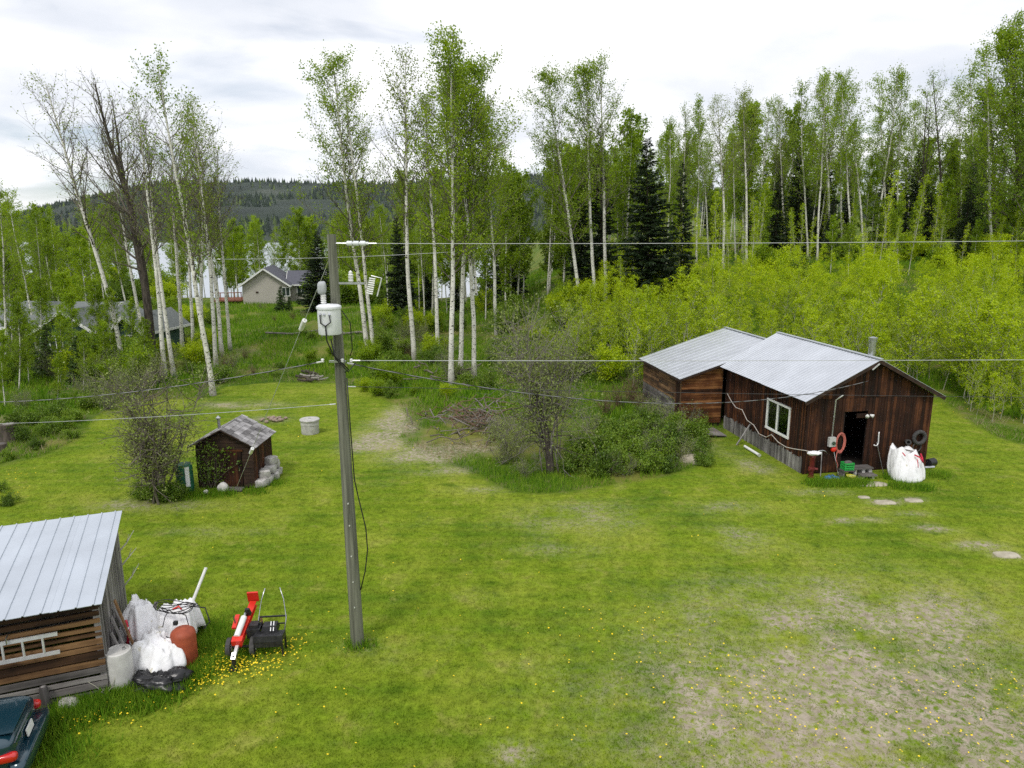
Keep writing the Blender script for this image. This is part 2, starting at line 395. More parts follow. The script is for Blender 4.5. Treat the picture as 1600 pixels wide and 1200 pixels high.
M['dark_bark'] = simple('cottonwood_bark', (0.022, 0.018, 0.014), (0.110, 0.090, 0.070), 2.2, 0.95, stretch=(4, 4, 0.9), bstr=0.9, bdist=0.05)
M['grey_twig'] = simple('grey_twig', (0.120, 0.103, 0.096), (0.270, 0.240, 0.225), 3.0, 0.9)
M['red_twig'] = simple('red_twig', (0.100, 0.055, 0.035), (0.200, 0.125, 0.085), 3.0, 0.9)
M['pale_stem'] = simple('sapling_stem', (0.30, 0.30, 0.22), (0.48, 0.47, 0.36), 3.0, 0.85)
M['spruce_bark'] = simple('spruce_bark', (0.030, 0.022, 0.016), (0.075, 0.060, 0.045), 4.0, 0.95)
# ------------------------------------------------------------------ ground, lake, hills
def axis_steps(lo, hi, d0, d1, step, growth=1.16):
    mid = list(np.arange(d0, d1+1e-6, step)); a = [mid[0]]; s = step
    while a[-1] > lo: s *= growth; a.append(a[-1]-s)
    b = [mid[-1]]; s = step
    while b[-1] < hi: s *= growth; b.append(b[-1]+s)
    return np.array(a[::-1][:-1]+mid+b[1:])
gx = axis_steps(-3600, 3600, -26, 30, 0.2, 1.13).clip(-3700, 3700); gy = axis_steps(-150, 2300, 6, 46, 0.2, 1.10).clip(-190, 2460)
X, Y = np.meshgrid(gx, gy); sh = X.shape
Z = terrain(X, Y)
far = S(300, 500, Y); Z = np.where(Y > 300, Z*(1-far)-6.5*far, Z)
Z = np.where(np.abs(X) > 400, np.minimum(Z, Z*(1-S(400, 800, np.abs(X)))-6.5*S(400, 800, np.abs(X))), Z)
ny, nx = sh; idx = np.arange(ny*nx).reshape(ny, nx)
F = np.stack([idx[:-1, :-1], idx[:-1, 1:], idx[1:, 1:], idx[1:, :-1]], -1).reshape(-1, 4)
gme = mesh_np('ground', np.stack([X, Y, Z], -1).reshape(-1, 3), [F], M['ground'], True)
for nm, arr in (('wild', wild_mask(X, Y)), ('dirt', dirt_mask(X, Y)*(1-0.2*wild_mask(X, Y)))):
    at = gme.attributes.new(nm, 'FLOAT', 'POINT'); at.data.foreach_set('value', arr.ravel().astype(np.float32))
tag(obj('ground', gme), kind='structure')

t = NT('lake_water'); n = t.noise(t.coord('World', (1, 0.35, 1)), 0.5, 4)
M['water'] = t.pbr((0.42, 0.46, 0.50), 0.30, 0, n, 0.30, 0.08, 0.6)
mb = MB(); mb.add([(-3500, 120, -4.0), (400, 120, -4.0), (400, 1500, -4.0), (-3500, 1500, -4.0)], [(0, 1, 2, 3)])
tag(mb.build('lake', M['water']), kind='structure')

# the forested ridge across the lake
RIDGE_PX = [(-700, 372), (-300, 372), (-60, 352), (0, 344), (60, 322), (130, 306), (200, 290), (250, 282), (330, 281), (400, 279), (470, 281), (560, 282), (620, 284), (700, 277), (770, 272), (860, 270), (960, 284), (1060, 293), (1200, 298), (1400, 304), (1700, 330), (2300, 350)]
RY = 2300.0
rx_ = np.array([x_at(p[0], p[1], RY) for p in RIDGE_PX]); rz_ = np.array([z_at(p[0], p[1]+5, RY) for p in RIDGE_PX])
def hill_z(x, y):
    top = np.interp(x*RY/np.maximum(y, 1), rx_, rz_)
    t_ = np.clip((y-950)/(RY-950), 0, 1)
    h = -8+(top+8)*(t_**1.25)
    h = h+t_*(1-t_)*4*34*(fbm(x, y, 0.0032, 4)-0.5)
    back = np.clip((y-RY)/1300, 0, 1); return np.where(y > RY, top-120*back, h)
hx = np.linspace(-2900, 3300, 190); hy = np.concatenate([np.linspace(930, 2300, 70), np.linspace(2320, 2440, 5)])
HX, HY = np.meshgrid(hx, hy); HZ = hill_z(HX, HY); idx = np.arange(HX.size).reshape(HX.shape)
F = np.stack([idx[:-1, :-1], idx[:-1, 1:], idx[1:, 1:], idx[1:, :-1]], -1).reshape(-1, 4)
t = NT('hill_forest_floor'); n = t.noise(t.coord('World'), 0.006, 6, 0.6)
M['hill'] = t.pbr(t.ramp(n, [(0.35, (0.009, 0.018, 0.011)), (0.55, (0.018, 0.032, 0.016)), (0.72, (0.06, 0.07, 0.05))]), 0.95)
tag(obj('hills', mesh_np('hills', np.stack([HX, HY, HZ], -1).reshape(-1, 3), [F], M['hill'], True)), kind='structure')
nf = 26000
fx = rng.uniform(-2300, 2600, nf); fy = 1000+1330*rng.random(nf)**0.75
keep = fbm(fx, fy, 0.004, 3) > 0.36; crest = rng.random(nf) < 0.12
fy = np.where(crest, rng.uniform(2200, 2310, nf), fy); keep |= crest
clear = (fx > -900) & (fx < -560) & (fy > 1960) & (fy < 2290) & (rng.random(nf) < 0.9); keep &= ~clear    # the logged strip
fx, fy = fx[keep], fy[keep]; nf = len(fx); fz = hill_z(fx, fy)-1
hh = rng.uniform(9, 19, nf)*np.where(rng.random(nf) < 0.2, 0.65, 1); ww = hh*rng.uniform(0.20, 0.32, nf); a0 = rng.uniform(0, 6.28, nf)
V = np.zeros((nf, 5, 3))
for k in range(4):
    V[:, k, 0] = fx+ww*np.cos(a0+k*math.pi/2); V[:, k, 1] = fy+ww*np.sin(a0+k*math.pi/2); V[:, k, 2] = fz
V[:, 4, 0] = fx; V[:, 4, 1] = fy; V[:, 4, 2] = fz+hh
b = np.arange(nf)[:, None]*5
F = np.concatenate([b+np.array([[k, (k+1) % 4, 4]]) for k in range(4)])
t = NT('ridge_conifers'); c = t.ramp(t.island(), [(0, (0.007, 0.016, 0.010)), (0.7, (0.020, 0.036, 0.017)), (0.88, (0.06, 0.09, 0.022)), (1, (0.10, 0.14, 0.03))])
M['ridge'] = t.pbr(c, 0.95)
tag(obj('distant_forest', mesh_np('distant_forest', V.reshape(-1, 3), [F], M['ridge'])), 'dark conifer forest covering the ridge beyond the lake', 'forest', kind='stuff')

# ------------------------------------------------------------------ building materials
M['wood_v'] = wood('brown_board_upright', (0.009, 0.0045, 0.003), (0.038, 0.014, 0.007), (0.150, 0.055, 0.021), 'z', spread=0.9)
M['wood_h'] = wood('brown_board_level', (0.010, 0.005, 0.003), (0.125, 0.045, 0.014), (0.370, 0.170, 0.060), 'x')
M['wood_hy'] = wood('brown_board_level_side', (0.030, 0.020, 0.014), (0.130, 0.070, 0.034), (0.300, 0.180, 0.090), 'y')
M['log_h'] = wood('weathered_log_board', (0.010, 0.006, 0.004), (0.072, 0.036, 0.017), (0.260, 0.145, 0.064), 'x', spread=1.7)
M['grey_h'] = wood('grey_board_level', (0.055, 0.050, 0.046), (0.170, 0.155, 0.145), (0.330, 0.310, 0.290), 'x')
M['grey_v'] = wood('grey_board_upright', (0.060, 0.055, 0.052), (0.190, 0.178, 0.170), (0.360, 0.345, 0.330), 'z')
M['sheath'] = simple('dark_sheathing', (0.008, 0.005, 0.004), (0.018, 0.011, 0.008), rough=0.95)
M['trim'] = simple('dark_trim', (0.016, 0.009, 0.006), (0.050, 0.026, 0.015), 5, 0.85)
def mk_roof(name, base):
    t = NT(name); n = t.noise(t.coord('Object'), 0.9, 5, 0.6); f = t.noise(t.coord('Object', (1, 1, 1)), 9, 3)
    c = t.mix(0.35, base, t.ramp(n, [(0.3, tuple(k*0.72 for k in base)), (0.7, tuple(min(1, k*1.2) for k in base))]))
    c = t.mix(1.0, c, t.ramp(t.orand(), [(0, 0.93), (1, 1.0)]), 'MULTIPLY')
    return t.pbr(c, t.ramp(f, [(0.3, 0.38), (0.7, 0.5)]), 0.55, n, 0.08, 0.01, 0.5)
M['roof'] = mk_roof('galvanised_roof', (0.57, 0.595, 0.64))
M['roof_left'] = mk_roof('galvanised_roof_pale', (0.54, 0.585, 0.645))
M['steel'] = simple('galvanised_steel', (0.42, 0.43, 0.44), (0.62, 0.63, 0.64), 7, 0.25, 0.9, 0.1)
M['alu'] = simple('aluminium', (0.66, 0.66, 0.65), (0.80, 0.80, 0.79), 7, 0.4, 0.5, 0.1)
M['white_paint'] = simple('white_paint', (0.66, 0.66, 0.63), (0.80, 0.80, 0.78), 8, 0.55)
M['concrete'] = simple('concrete', (0.33, 0.32, 0.30), (0.55, 0.54, 0.51), 7, 0.9, bstr=0.5, bdist=0.02)
M['shingle'] = wood('cedar_shingle', (0.110, 0.105, 0.105), (0.270, 0.260, 0.260), (0.470, 0.455, 0.455), 'x', 0.85, 1.3)
M['rock'] = simple('stone', (0.25, 0.24, 0.22), (0.55, 0.53, 0.50), 6, 0.9, bstr=0.6, bdist=0.03)
M['black'] = simple('black_plastic', (0.010, 0.010, 0.011), (0.022, 0.022, 0.024), 10, 0.45)
M['rubber'] = simple('rubber', (0.030, 0.030, 0.030), (0.085, 0.082, 0.078), 14, 0.85)
M['red'] = simple('red_paint', (0.55, 0.022, 0.012), (0.68, 0.035, 0.018), 6, 0.38, bstr=0.05)
M['rust'] = simple('faded_red_steel', (0.23, 0.045, 0.020), (0.40, 0.085, 0.035), 5, 0.6, bstr=0.2)
M['blackmetal'] = simple('black_metal', (0.014, 0.014, 0.015), (0.045, 0.045, 0.047), 9, 0.42, 0.3)
M['green_pl'] = simple('green_plastic', (0.02, 0.30, 0.05), (0.04, 0.42, 0.09), 8, 0.45)
M['blue_pl'] = simple('blue_plastic', (0.03, 0.12, 0.33), (0.07, 0.20, 0.45), 8, 0.5)
M['yellow_pl'] = simple('yellow_plastic', (0.45, 0.42, 0.04), (0.60, 0.58, 0.10), 8, 0.5)
M['hose'] = simple('faded_red_hose', (0.48, 0.12, 0.09), (0.60, 0.20, 0.16), 9, 0.55)
M['cord'] = simple('grey_cord', (0.40, 0.36, 0.32), (0.55, 0.51, 0.46), 9, 0.7)
def mk_bag():
    t = NT('woven_bag'); n = t.noise(t.coord('Object'), 3.2, 6, 0.6, 0.8); s = t.noise(t.coord('Object'), 1.1, 3)
    c = t.mix(t.ramp(t.noise(t.coord('Object'), 3.0, 5, 0.7), [(0.60, 0.0), (0.64, 0.6)]), t.ramp(n, [(0.2, (0.70, 0.69, 0.68)), (0.6, (0.84, 0.84, 0.85))]), (0.42, 0.38, 0.20))
    return t.pbr(c, 0.6, 0, t.noise(t.coord('Object', (1.6, 1.6, .7)), 3.6, 3, 0.55, 1.2), 0.45, 0.05, 0.35)
M['bag'] = mk_bag()
def mk_glass():
    t = NT('window_glass'); tr = t.node('BsdfTransparent'); tr.inputs[0].default_value = (0.55, 0.62, 0.60, 1)
    gl = t.node('BsdfGlossy'); gl.inputs['Roughness'].default_value = 0.03; gl.inputs[0].default_value = (0.9, 0.95, 0.95, 1)
    lw = t.node('LayerWeight'); lw.inputs[0].default_value = 0.25; m = t.node('MixShader')
    t.l.new(t.math('ADD', t.math('MULTIPLY', lw.outputs['Facing'], 0.35), 0.06), m.inputs[0])
    t.l.new(tr.outputs[0], m.inputs[1]); t.l.new(gl.outputs[0], m.inputs[2]); t.l.new(m.outputs[0], t.out.inputs[0]); return t.mat
M['glass'] = mk_glass()

def jit(a): return random.uniform(-a, a)
def local(x, y, rz, base=0.0):
    """parent matrix inverse: world point -> local coordinates of a thing"""
    return Matrix.Translation((x, y, base)) @ Matrix.Rotation(rz, 4, 'Z')

def roof_panels(parent, a, b, c, d, mat, width=0.9, ribs=3, rib_h=0.022, th=0.012):
    """corrugated sheets side by side: eave edge a->b, ridge edge d->c (a below d, b below c)"""
    a, b, c, d = map(Vector, (a, b, c, d)); n = max(1, round((b-a).length/width)); up = (b-a).cross(d-a).normalized()
    if up.z < 0: up = -up
    for i in range(n):
        mb = MB(); prof = []
        for k in range(ribs):
            for f, h in ((0.0, 0), (0.42, 0), (0.46, rib_h), (0.54, rib_h), (0.58, 0)): prof.append(((k+f)/ribs, h))
        prof.append((1.0, 0)); lift = 0.003*(i % 2)
        s0 = jit(0.012)
        top = []; bot = []
        for f, h in prof:
            u = (i+f)/n
            p = a.lerp(b, u); q = d.lerp(c, u); e = (p-q).normalized()*s0
            top += [p+e+up*(h+lift+th), q+up*(h+lift+th)]; bot += [p+e+up*(h+lift), q+up*(h+lift)]
        k = len(prof); vs_ = top+bot; o = 2*k
        fs = [(2*j, 2*j+2, 2*j+3, 2*j+1) for j in range(k-1)]+[(o+2*j, o+2*j+1, o+2*j+3, o+2*j+2) for j in range(k-1)]
        fs += [(2*j, o+2*j, o+2*j+2, 2*j+2) for j in range(k-1)]+[(2*j+1, 2*j+3, o+2*j+3, o+2*j+1) for j in range(k-1)]
        fs += [(0, 1, o+1, o), (2*k-2, o+2*k-2, o+2*k-1, 2*k-1)]
        mb.add(vs_, fs); mb.build('panel', mat, parent)

# ------------------------------------------------------------------ the brown board workshop
SX, SY = g0(1253, 741); SAZ = R(9.0); SW, SL, SE, SP = 5.15, 6.75, 2.98, 4.32
shed = thing('board_workshop', 'long brown board workshop with metal gable roof and open doorway, its steel flue up', 'workshop', (SX, SY, 0), SAZ)
shed['label'] = 'dark brown board workshop with steel flue, metal gable roof and lower rear wing'
TH_ = 0.03
def gable_top(u): return SE+(SP-SE)*(1-abs(u-SW/2)/(SW/2))
# front gable wall, door opening 1.60..2.62 wide, 2.05 high
DW0, DW1, DH = 1.58, 2.50, 2.38
mb = MB(); mb.prism([(0.02, 0), (DW0, 0), (DW0, DH), (DW1, DH), (DW1, 0), (SW-0.02, 0), (SW-0.02, SE), (SW/2, SP-0.03), (0.02, SE)], 0.02, 0.06, 'y')
wf = mb.build('wall', M['sheath'], shed)
u = 0.0
while u < SW-0.02:
    w = min(random.uniform(0.11, 0.17), SW-u); um = u+w/2
    top = gable_top(um)-0.03
    z0 = jit(0.03)+0.04; segs = [(z0, top)]
    if DW0-0.02 < um < DW1+0.02: segs = [(DH+0.02+jit(.01), top)]
    for a, b_ in segs:
        cut = SE-0.05
        for (p, q, dy) in ((a, cut, 0.0), (cut+0.006, b_, -0.012)) if b_ > cut+0.25 and a < cut else ((a, b_, 0.0),):
            MB().box((um, -0.012+dy+jit(.003), (p+q)/2), (w-0.012, TH_, q-p), Matrix.Rotation(jit(.004), 3, 'Y')).build('board', M['wood_v'], wf)
    u += w
for s in (0, 1):      # battens over the joints near the corners
    MB().box((0.02 if s == 0 else SW-0.02, -0.03, SE/2), (0.1, 0.03, SE-0.06)).build('corner_board', M['wood_v'], wf)
# long side facing the shrubs, with the window
WV0, WV1, WZ0, WZ1 = 1.15, 2.85, 1.10, 2.30
mb = MB(); mb.prism([(0.06, 0), (SL, 0), (SL, SE), (0.06, SE)], 0.03, 0.06, 'x')
mb = MB()
for (a, b_, z0, z1) in ((0.062, WV0, 0, SE), (WV1, SL, 0, SE), (WV0, WV1, 0, WZ0), (WV0, WV1, WZ1, SE)):
    mb.box((0.045, (a+b_)/2, (z0+z1)/2), (0.03, b_-a, z1-z0))
ws = mb.build('wall', M['sheath'], shed)
v = 0.07
while v < SL-0.03:
    w = min(random.uniform(0.12, 0.18), SL-v); vm = v+w/2
    spans = [(0.62+jit(.05), SE-0.02)]
    if WV0-0.05 < vm < WV1+0.05: spans = [(0.62+jit(.05), WZ0-0.05), (WZ1+0.05, SE-0.02)]
    for a, b_ in spans:
        MB().box((0.012+jit(.004), vm, (a+b_)/2), (TH_, w-0.014, b_-a), Matrix.Rotation(jit(.004), 3, 'X')).build('board', M['wood_v'], ws)
        MB().box((-0.012, v, (a+b_)/2), (0.018, 0.045, b_-a)).build('batten', M['wood_v'], ws)
    MB().box((0.005+jit(.012), vm, 0.29+jit(.03)), (TH_, w-0.03, 0.66+jit(.08)), Matrix.Rotation(jit(.03), 3, 'X')).build('skirt_board', M['grey_v'], ws)
    v += w
mb = MB(); mb.box((SW-0.02, SL/2, SE/2), (0.05, SL-0.1, SE)); mb.build('wall', M['wood_v'], shed)
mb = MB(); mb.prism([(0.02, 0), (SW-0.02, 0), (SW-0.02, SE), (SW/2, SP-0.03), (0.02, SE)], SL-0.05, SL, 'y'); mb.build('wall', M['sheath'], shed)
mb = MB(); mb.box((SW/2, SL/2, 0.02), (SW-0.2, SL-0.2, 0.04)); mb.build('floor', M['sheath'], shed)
win = MB()
for zc in (WZ0, WZ1): win.box((-0.015, (WV0+WV1)/2, zc), (0.07, WV1-WV0+0.10, 0.08))
for vc, w in ((WV0, .08), (WV1, .08), ((WV0+WV1)/2+.05, .07)): win.box((-0.013, vc, (WZ0+WZ1)/2), (0.066, w, WZ1-WZ0-0.08))
win = win.build('window', M['white_paint'], shed)
for a, b_ in ((WV0, (WV0+WV1)/2+.05), ((WV0+WV1)/2+.05, WV1)):
    MB().box((0.0, (a+b_)/2, (WZ0+WZ1)/2), (0.006, b_-a-0.076, WZ1-WZ0-0.084)).build('pane', M['glass'], win)
# roof
OV, OE = 0.34, 0.32
slope = (SP-SE)/(SW/2); ze = SE-slope*OE+0.10; zr = SP+0.10
rf = MB(); rf.bar((SW/2, -OV, zr+0.03), (SW/2, SL+OV, zr+0.03), 0.16, 0.03); rf = rf.build('roof', M['roof'], shed)
for o in rf.data.vertices: pass
roof_panels(rf, (-OE, -OV, ze), (-OE, SL+OV, ze), (SW/2, SL+OV, zr), (SW/2, -OV, zr), M['roof'], 0.8, 4, .013)
roof_panels(rf, (SW+OE, SL+OV, ze), (SW+OE, -OV, ze), (SW/2, -OV, zr), (SW/2, SL+OV, zr), M['roof'], 0.8, 4, .013)
for s in (-1, 1):
    xe = -OE+0.02 if s < 0 else SW+OE-0.02
    MB().bar((xe, -OV+0.02, ze-0.075), (SW/2, -OV+0.02, zr-0.075), 0.03, 0.13).build('barge_board', M['trim'], rf)
for k in range(10):
    v = 0.15+k*0.71
    MB().bar((-OE+0.03, v, ze-0.06), (0.35, v, ze-0.06+slope*(OE+0.32)), 0.045, 0.085).build('rafter_tail', M['trim'], rf)
fl = MB(); fl.lathe([(0.125, 0), (0.125, 0.78), (0.15, 0.78), (0.15, 0.83), (0.125, 0.84), (0.125, 0.88), (0.165, 0.89), (0.165, 0.95), (0.0, 0.99)], 18, (SW/2+0.22, 0.55, SP-0.15))
fl.build('flue_pipe', M['steel'], shed, 'auto')
MB().bar((SW/2-.35, -OV-0.03, zr-0.36), (SW/2-.12, -OV-.08, zr-0.13), 0.06, .03).build('flashing_strip', M['alu'], shed)
# lower rear wing, wider than the workshop
EU0, EL0, EL1, EE, ER = -2.05, SL+0.30, SL+5.6, 2.36, 3.86
eslope = (ER-EE)/(SW/2-EU0)
def wing_top(u_): return EE+eslope*(u_-EU0)
mb = MB(); mb.prism([(EU0, 0), (0.0, 0), (0.0, wing_top(0)-.03), (EU0, EE-.03)], EL0+0.03, EL0+0.06, 'y'); wfr = mb.build('wall', M['sheath'], shed)
z = 0.16; k = 0
while z < 2.9:
    h = random.uniform(0.11, 0.17); x0 = EU0
    if z+h > EE: x0 = EU0+(z+h-EE)/eslope
    if x0 < -0.25: MB().box(((x0-0.04)/2, EL0+0.01+jit(.005), z+h/2), (-0.04-x0, 0.03, h-0.012), Matrix.Rotation(jit(.004), 3, 'Y')).build('board', M['wood_h'], wfr)
    z += h
mb = MB(); mb.prism([(EL0+0.03, 0), (EL1, 0), (EL1, EE-.02), (EL0+0.03, EE-.02)], EU0+0.03, EU0+0.06, 'x'); wsd = mb.build('wall', M['sheath'], shed)
z = 0.1
while z < EE-0.1:
    h = random.uniform(0.12, 0.17)
    mids = [EL0+0.03, EL0+0.75, EL0+1.6+jit(.1), EL0+3.1+jit(.2), EL1]
    for i in range(1, 4):
        MB().box((EU0+0.01+jit(.006), (mids[i]+mids[i+1])/2, z+h/2), (0.03, mids[i+1]-mids[i]-0.01, h-0.016), Matrix.Rotation(jit(.006), 3, 'X')).build('board', M['wood_hy'] if z > 1.15 else M['grey_h'], wsd)
    z += h
for i in range(5):
    MB().box((EU0+0.01, EL0+0.10+i*0.145, EE/2), (0.03, 0.13, EE-0.1)).build('board', M['wood_v'] if i else M['wood_hy'], wsd)
mb = MB(); mb.box((SW+0.3, (EL0+EL1)/2, 1.3), (0.06, EL1-EL0-.1, 2.6)); mb.build('wall', M['wood_v'], shed)
mb = MB(); mb.prism([(EU0, 0), (SW+0.3, 0), (SW+0.3, 2.6), (SW/2, ER-.05), (EU0, EE-.03)], EL1-.05, EL1, 'y'); mb.build('wall', M['sheath'], shed)
rw = MB(); rw.bar((SW/2, EL0-.05, ER+0.12), (SW/2, EL1+.25, ER+0.12), 0.16, 0.03); rw = rw.build('roof', M['roof'], shed)
xe = EU0-0.2; zz_ = wing_top(xe)+0.07
roof_panels(rw, (xe, EL0-.20, zz_), (xe, EL1+.25, zz_), (SW/2, EL1+.25, ER+.07), (SW/2, EL0-.20, ER+.07), M['roof'], 0.9, 2, 0.012)
roof_panels(rw, (SW+.6, EL1+.25, 2.45), (SW+.6, EL0-.20, 2.45), (SW/2, EL0-.20, ER+.07), (SW/2, EL1+.25, ER+.07), M['roof'], 0.9, 2, 0.012)
MB().bar((xe+.02, EL0-.18, zz_-.06), (0.0, EL0-.18, wing_top(0)+.01), 0.03, 0.1).build('barge_board', M['trim'], rw)
MB().bar((xe+.02, EL0-.16, zz_-.06), (xe+.02, EL1+.22, zz_-.06), 0.03, 0.1).build('fascia', M['trim'], rw)

def on_shed(u_, v_, z_):
    p = Matrix.Translation((SX, SY, 0)) @ Matrix.Rotation(SAZ, 4, 'Z') @ Vector((u_, v_, z_)); return (p.x, p.y, p.z)
def shed_thing(name, label, cat, u_, v_, z_=0.0, rz=0.0, group=None): return thing(name, label, cat, on_shed(u_, v_, z_), SAZ+rz, group)

# ------------------------------------------------------------------ things hung on and standing by the workshop
mt = shed_thing('electric_meter', 'grey electric meter box with conduit beside the hanging hose coil', 'meter', 1.02, -0.05)
mb = MB(); mb.box((0, -0.09, 1.28), (0.26, 0.13, 0.36)); bx = mb.build('box', simple('meter_grey', (.42, .42, .40), (.55, .55, .53)), mt)
MB().tube([(0.03, -.16, 1.24), (0.03, -.21, 1.24)], 0.075, 14).build('dial', M['glass'], bx)
MB().tube([(0, -.07, 1.46), (0.02, -.07, 2.9), (.05, -.42, 3.16)], 0.025, 8).build('conduit', M['alu'], mt, True)
fld = shed_thing('flood_light', 'white twin-head flood light above the dark doorway', 'light', 2.45, -0.05, 2.26)
MB().box((-.25, -.02, -.02), (.42, .03, .17)).build('backing_board', M['wood_v'], fld)
for s in (-1, 1): MB().tube([(0.02+.05*s, -.05, 0), (0.02+.13*s, -.16, -.03)], [.035, .075], 10).build('lamp_head', M['white_paint'], fld, True)
cl = shed_thing('hose_coil', 'coiled faded red hose hanging beside the doorway', 'hose', 1.40, -0.07, 1.2)
for i in range(6):
    rx2, rz2 = 0.14+.012*i, 0.33+.03*(i % 3)
    MB().tube([(rx2*math.cos(a)+jit(.008), -.03-.016*(i % 3), rz2*math.sin(a)+.03*(i % 2)) for a in np.linspace(0, 6.28, 25)], 0.014, 6, False).build('loop', M['hose'], cl, True)
MB().tube([(-.1, -.05, -.3), (-.15, -.08, -.6), (-.05, -.1, -.85), (-.1, -.12, -1.1)], 0.014, 6).build('loose_end', M['hose'], cl, True)
hk = shed_thing('pipe_hook', 'pale bent metal pipe hook hung on the dark wall', 'hook', 2.95, -0.08, 1.15)
MB().tube([(0.05, 0, .42), (0.03, -.02, .35), (0.05, -.02, .0), (0.02, -.03, -.10), (-.07, -.03, -.13), (-.14, -.03, -.08)], 0.025, 8).build('hook', M['alu'], hk, True)
rod = shed_thing('thin_rod', 'thin grey rod leaning on the wall under the pipe hook', 'rod', 2.98, -0.10)
MB().tube([(0.12, -.35, 0), (-.02, .03, 1.15)], 0.014, 6).build('shaft', M['steel'], rod); MB().lathe([(.03, 0), (.03, .04)], 8, (0.12, -.35, 0)).build('foot', M['rubber'], rod)
ty = shed_thing('hanging_tyre', 'grey rubber tyre hung on the brown wall near its corner', 'tyre', 4.72, -0.09, 1.22)
mb = MB(); n = 26
for nm, R0, r0, zz2, xx2, mm in (('tyre', .235, .075, 0.05, 0, M['rubber']), ('inner_tube', .175, .022, -.33, -.06, M['rubber'])):
    MB().tube([(R0*math.cos(a)+xx2, -.03, R0*math.sin(a)+zz2) for a in np.linspace(0, 2*math.pi, n)], r0, 10, False).build(nm, mm, ty, True)
pp = shed_thing('clay_pipe_end', 'short grey pipe end sticking out beside the hung tyre', 'pipe', 4.24, -0.06, 1.12)
mb = MB(); mb.lathe([(.085, 0), (.085, .22), (.105, .22), (.105, .28), (.06, .28), (.06, .1), (0, .1)], 16); mb.build('sleeve', M['rubber'], pp, 'auto').rotation_euler = (R(80), 0, R(-25))
MB().box((0, -.01, 0), (.1, .03, .1)).build('bracket', M['steel'], pp)
bag = shed_thing('bulk_bag', 'big white woven bulk bag slumped against the workshop front', 'bag', 3.52, -1.20)
def sack(parent, seed, w, d, h, lean=(0, 0), peaks=((-.32, .30), (.36, .16)), dip=0.22, n=56, m=20, name='sack', spread=.16):
    """an open woven sack: creased sides, corners pulled up, slumped rim"""
    vs_ = []
    for i in range(m+1):
        f = i/m
        for j in range(n):
            th = 2*math.pi*j/n; cx_, sy_ = math.cos(th), math.sin(th); pw = 0.62
            ux = math.copysign(abs(cx_)**pw, cx_); uy = math.copysign(abs(sy_)**pw, sy_)
            crease = float(fbm(4.2*cx_+seed*3, 4.2*sy_+f*.55+seed, 1.0, 3))-.5
            fold = 1+.20*crease+.12*(float(fbm(1.6*cx_+seed*3, 1.6*sy_+f*1.8+seed, 1.0, 2))-.5)*2
            wd = (1+spread*math.sin(math.pi*min(1, f*1.15))-0.30*f**2)*fold
            if i == 0: wd *= .86
            top = h*(1-dip+dip*abs(uy))
            for (pa, ph) in peaks: top += ph*math.exp(-((ux/2-pa)/.27)**2)
            z = f*top
            vs_.append((ux*w/2*wd+lean[0]*f, uy*d/2*wd+lean[1]*f, z))
    fs = [(i*n+j, i*n+(j+1) % n, (i+1)*n+(j+1) % n, (i+1)*n+j) for i in range(m) for j in range(n)]
    c0 = len(vs_); cxm = sum(v_[0] for v_ in vs_[-n:])/n; cym = sum(v_[1] for v_ in vs_[-n:])/n
    vs_ += [(cxm+(v_[0]-cxm)*.72, cym+(v_[1]-cym)*.72, v_[2]-.18) for v_ in vs_[-n:]]+[(cxm, cym, h*.62)]
    b0 = m*n
    fs += [(b0+j, b0+(j+1) % n, c0+(j+1) % n, c0+j) for j in range(n)]+[(c0+j, c0+(j+1) % n, c0+n) for j in range(n)]
    mb_ = MB(); mb_.add(vs_, fs); o = mb_.build(name, M['bag'], parent, True)
    return o
sack(bag, 1, 1.22, .80, .92, (-.02, .34), ((-.34, .36), (.42, .22)), .06, spread=.05)
M['redtape'] = simple('red_strap', (.50, .015, .04), (.62, .03, .07), rough=.6)
MB().tube([(.15, -.05, .98), (.2, -.28, .95), (.26, -.36, .80), (.36, -.20, .90), (.42, -.02, 1.0)], .028, 6).build('strap', M['redtape'], bag, True)
MB().tube([(.02, -.36, .92), (.05, -.40, .72), (.05, -.42, .6)], .014, 6).build('strap', M['redtape'], bag, True)
MB().tube([(-.42, -.12, 1.12), (-.38, -.24, 1.02)], .02, 6).build('strap', M['redtape'], bag, True)
MB().box((.12, .25, 1.06), (.62, .16, .035), Matrix.Rotation(R(14), 3, 'Y')).build('loose_board', M['grey_h'], bag)
st = shed_thing('door_steps', 'weathered wooden double step below the dark doorway', 'steps', 2.02, -0.55)
for z, y, w in ((.36, 0, .85), (.16, -.26, .62)): MB().box((.1 if z < .3 else 0, y, z), (w, .40, .05)).build('tread', M['grey_h'], st)
for x in (-.3, .05, .34): MB().box((x, 0, .167), (.12, .3, .333)).build('block', M['concrete'], st)
for x in (-.12, .3): MB().box((x, -.26, .067), (.1, .26, .133)).build('block', M['concrete'], st)
cr = shed_thing('green_crate', 'bright green plastic crate sitting by the door steps', 'crate', 1.43, -0.62, .33)
mb = MB(); mb.box((0, 0, .02), (.36, .28, .03)); mb.build('bottom', M['green_pl'], cr)
for s in (-1, 1):
    for z in (.08, .16, .25): MB().box((0, s*.135, z), (.36, .02, .05)).build('slat', M['green_pl'], cr)
    for z in (.08, .16, .25): MB().box((s*.172, 0, z), (.02, .25, .05)).build('slat', M['green_pl'], cr)
    for y in (-.135, .135): MB().box((s*.168, y, .14), (.034, .034, .28)).build('corner_post', M['green_pl'], cr)
mb = MB(); mb.blob((.02, 0, .24), (.15, .11, .10), 12, 8, .2, 2, 4); mb.build('contents', M['grey_h'], cr, True)
sd = shed_thing('wooden_stand', 'low wooden stand holding the green crate', 'stand', 1.43, -0.62)
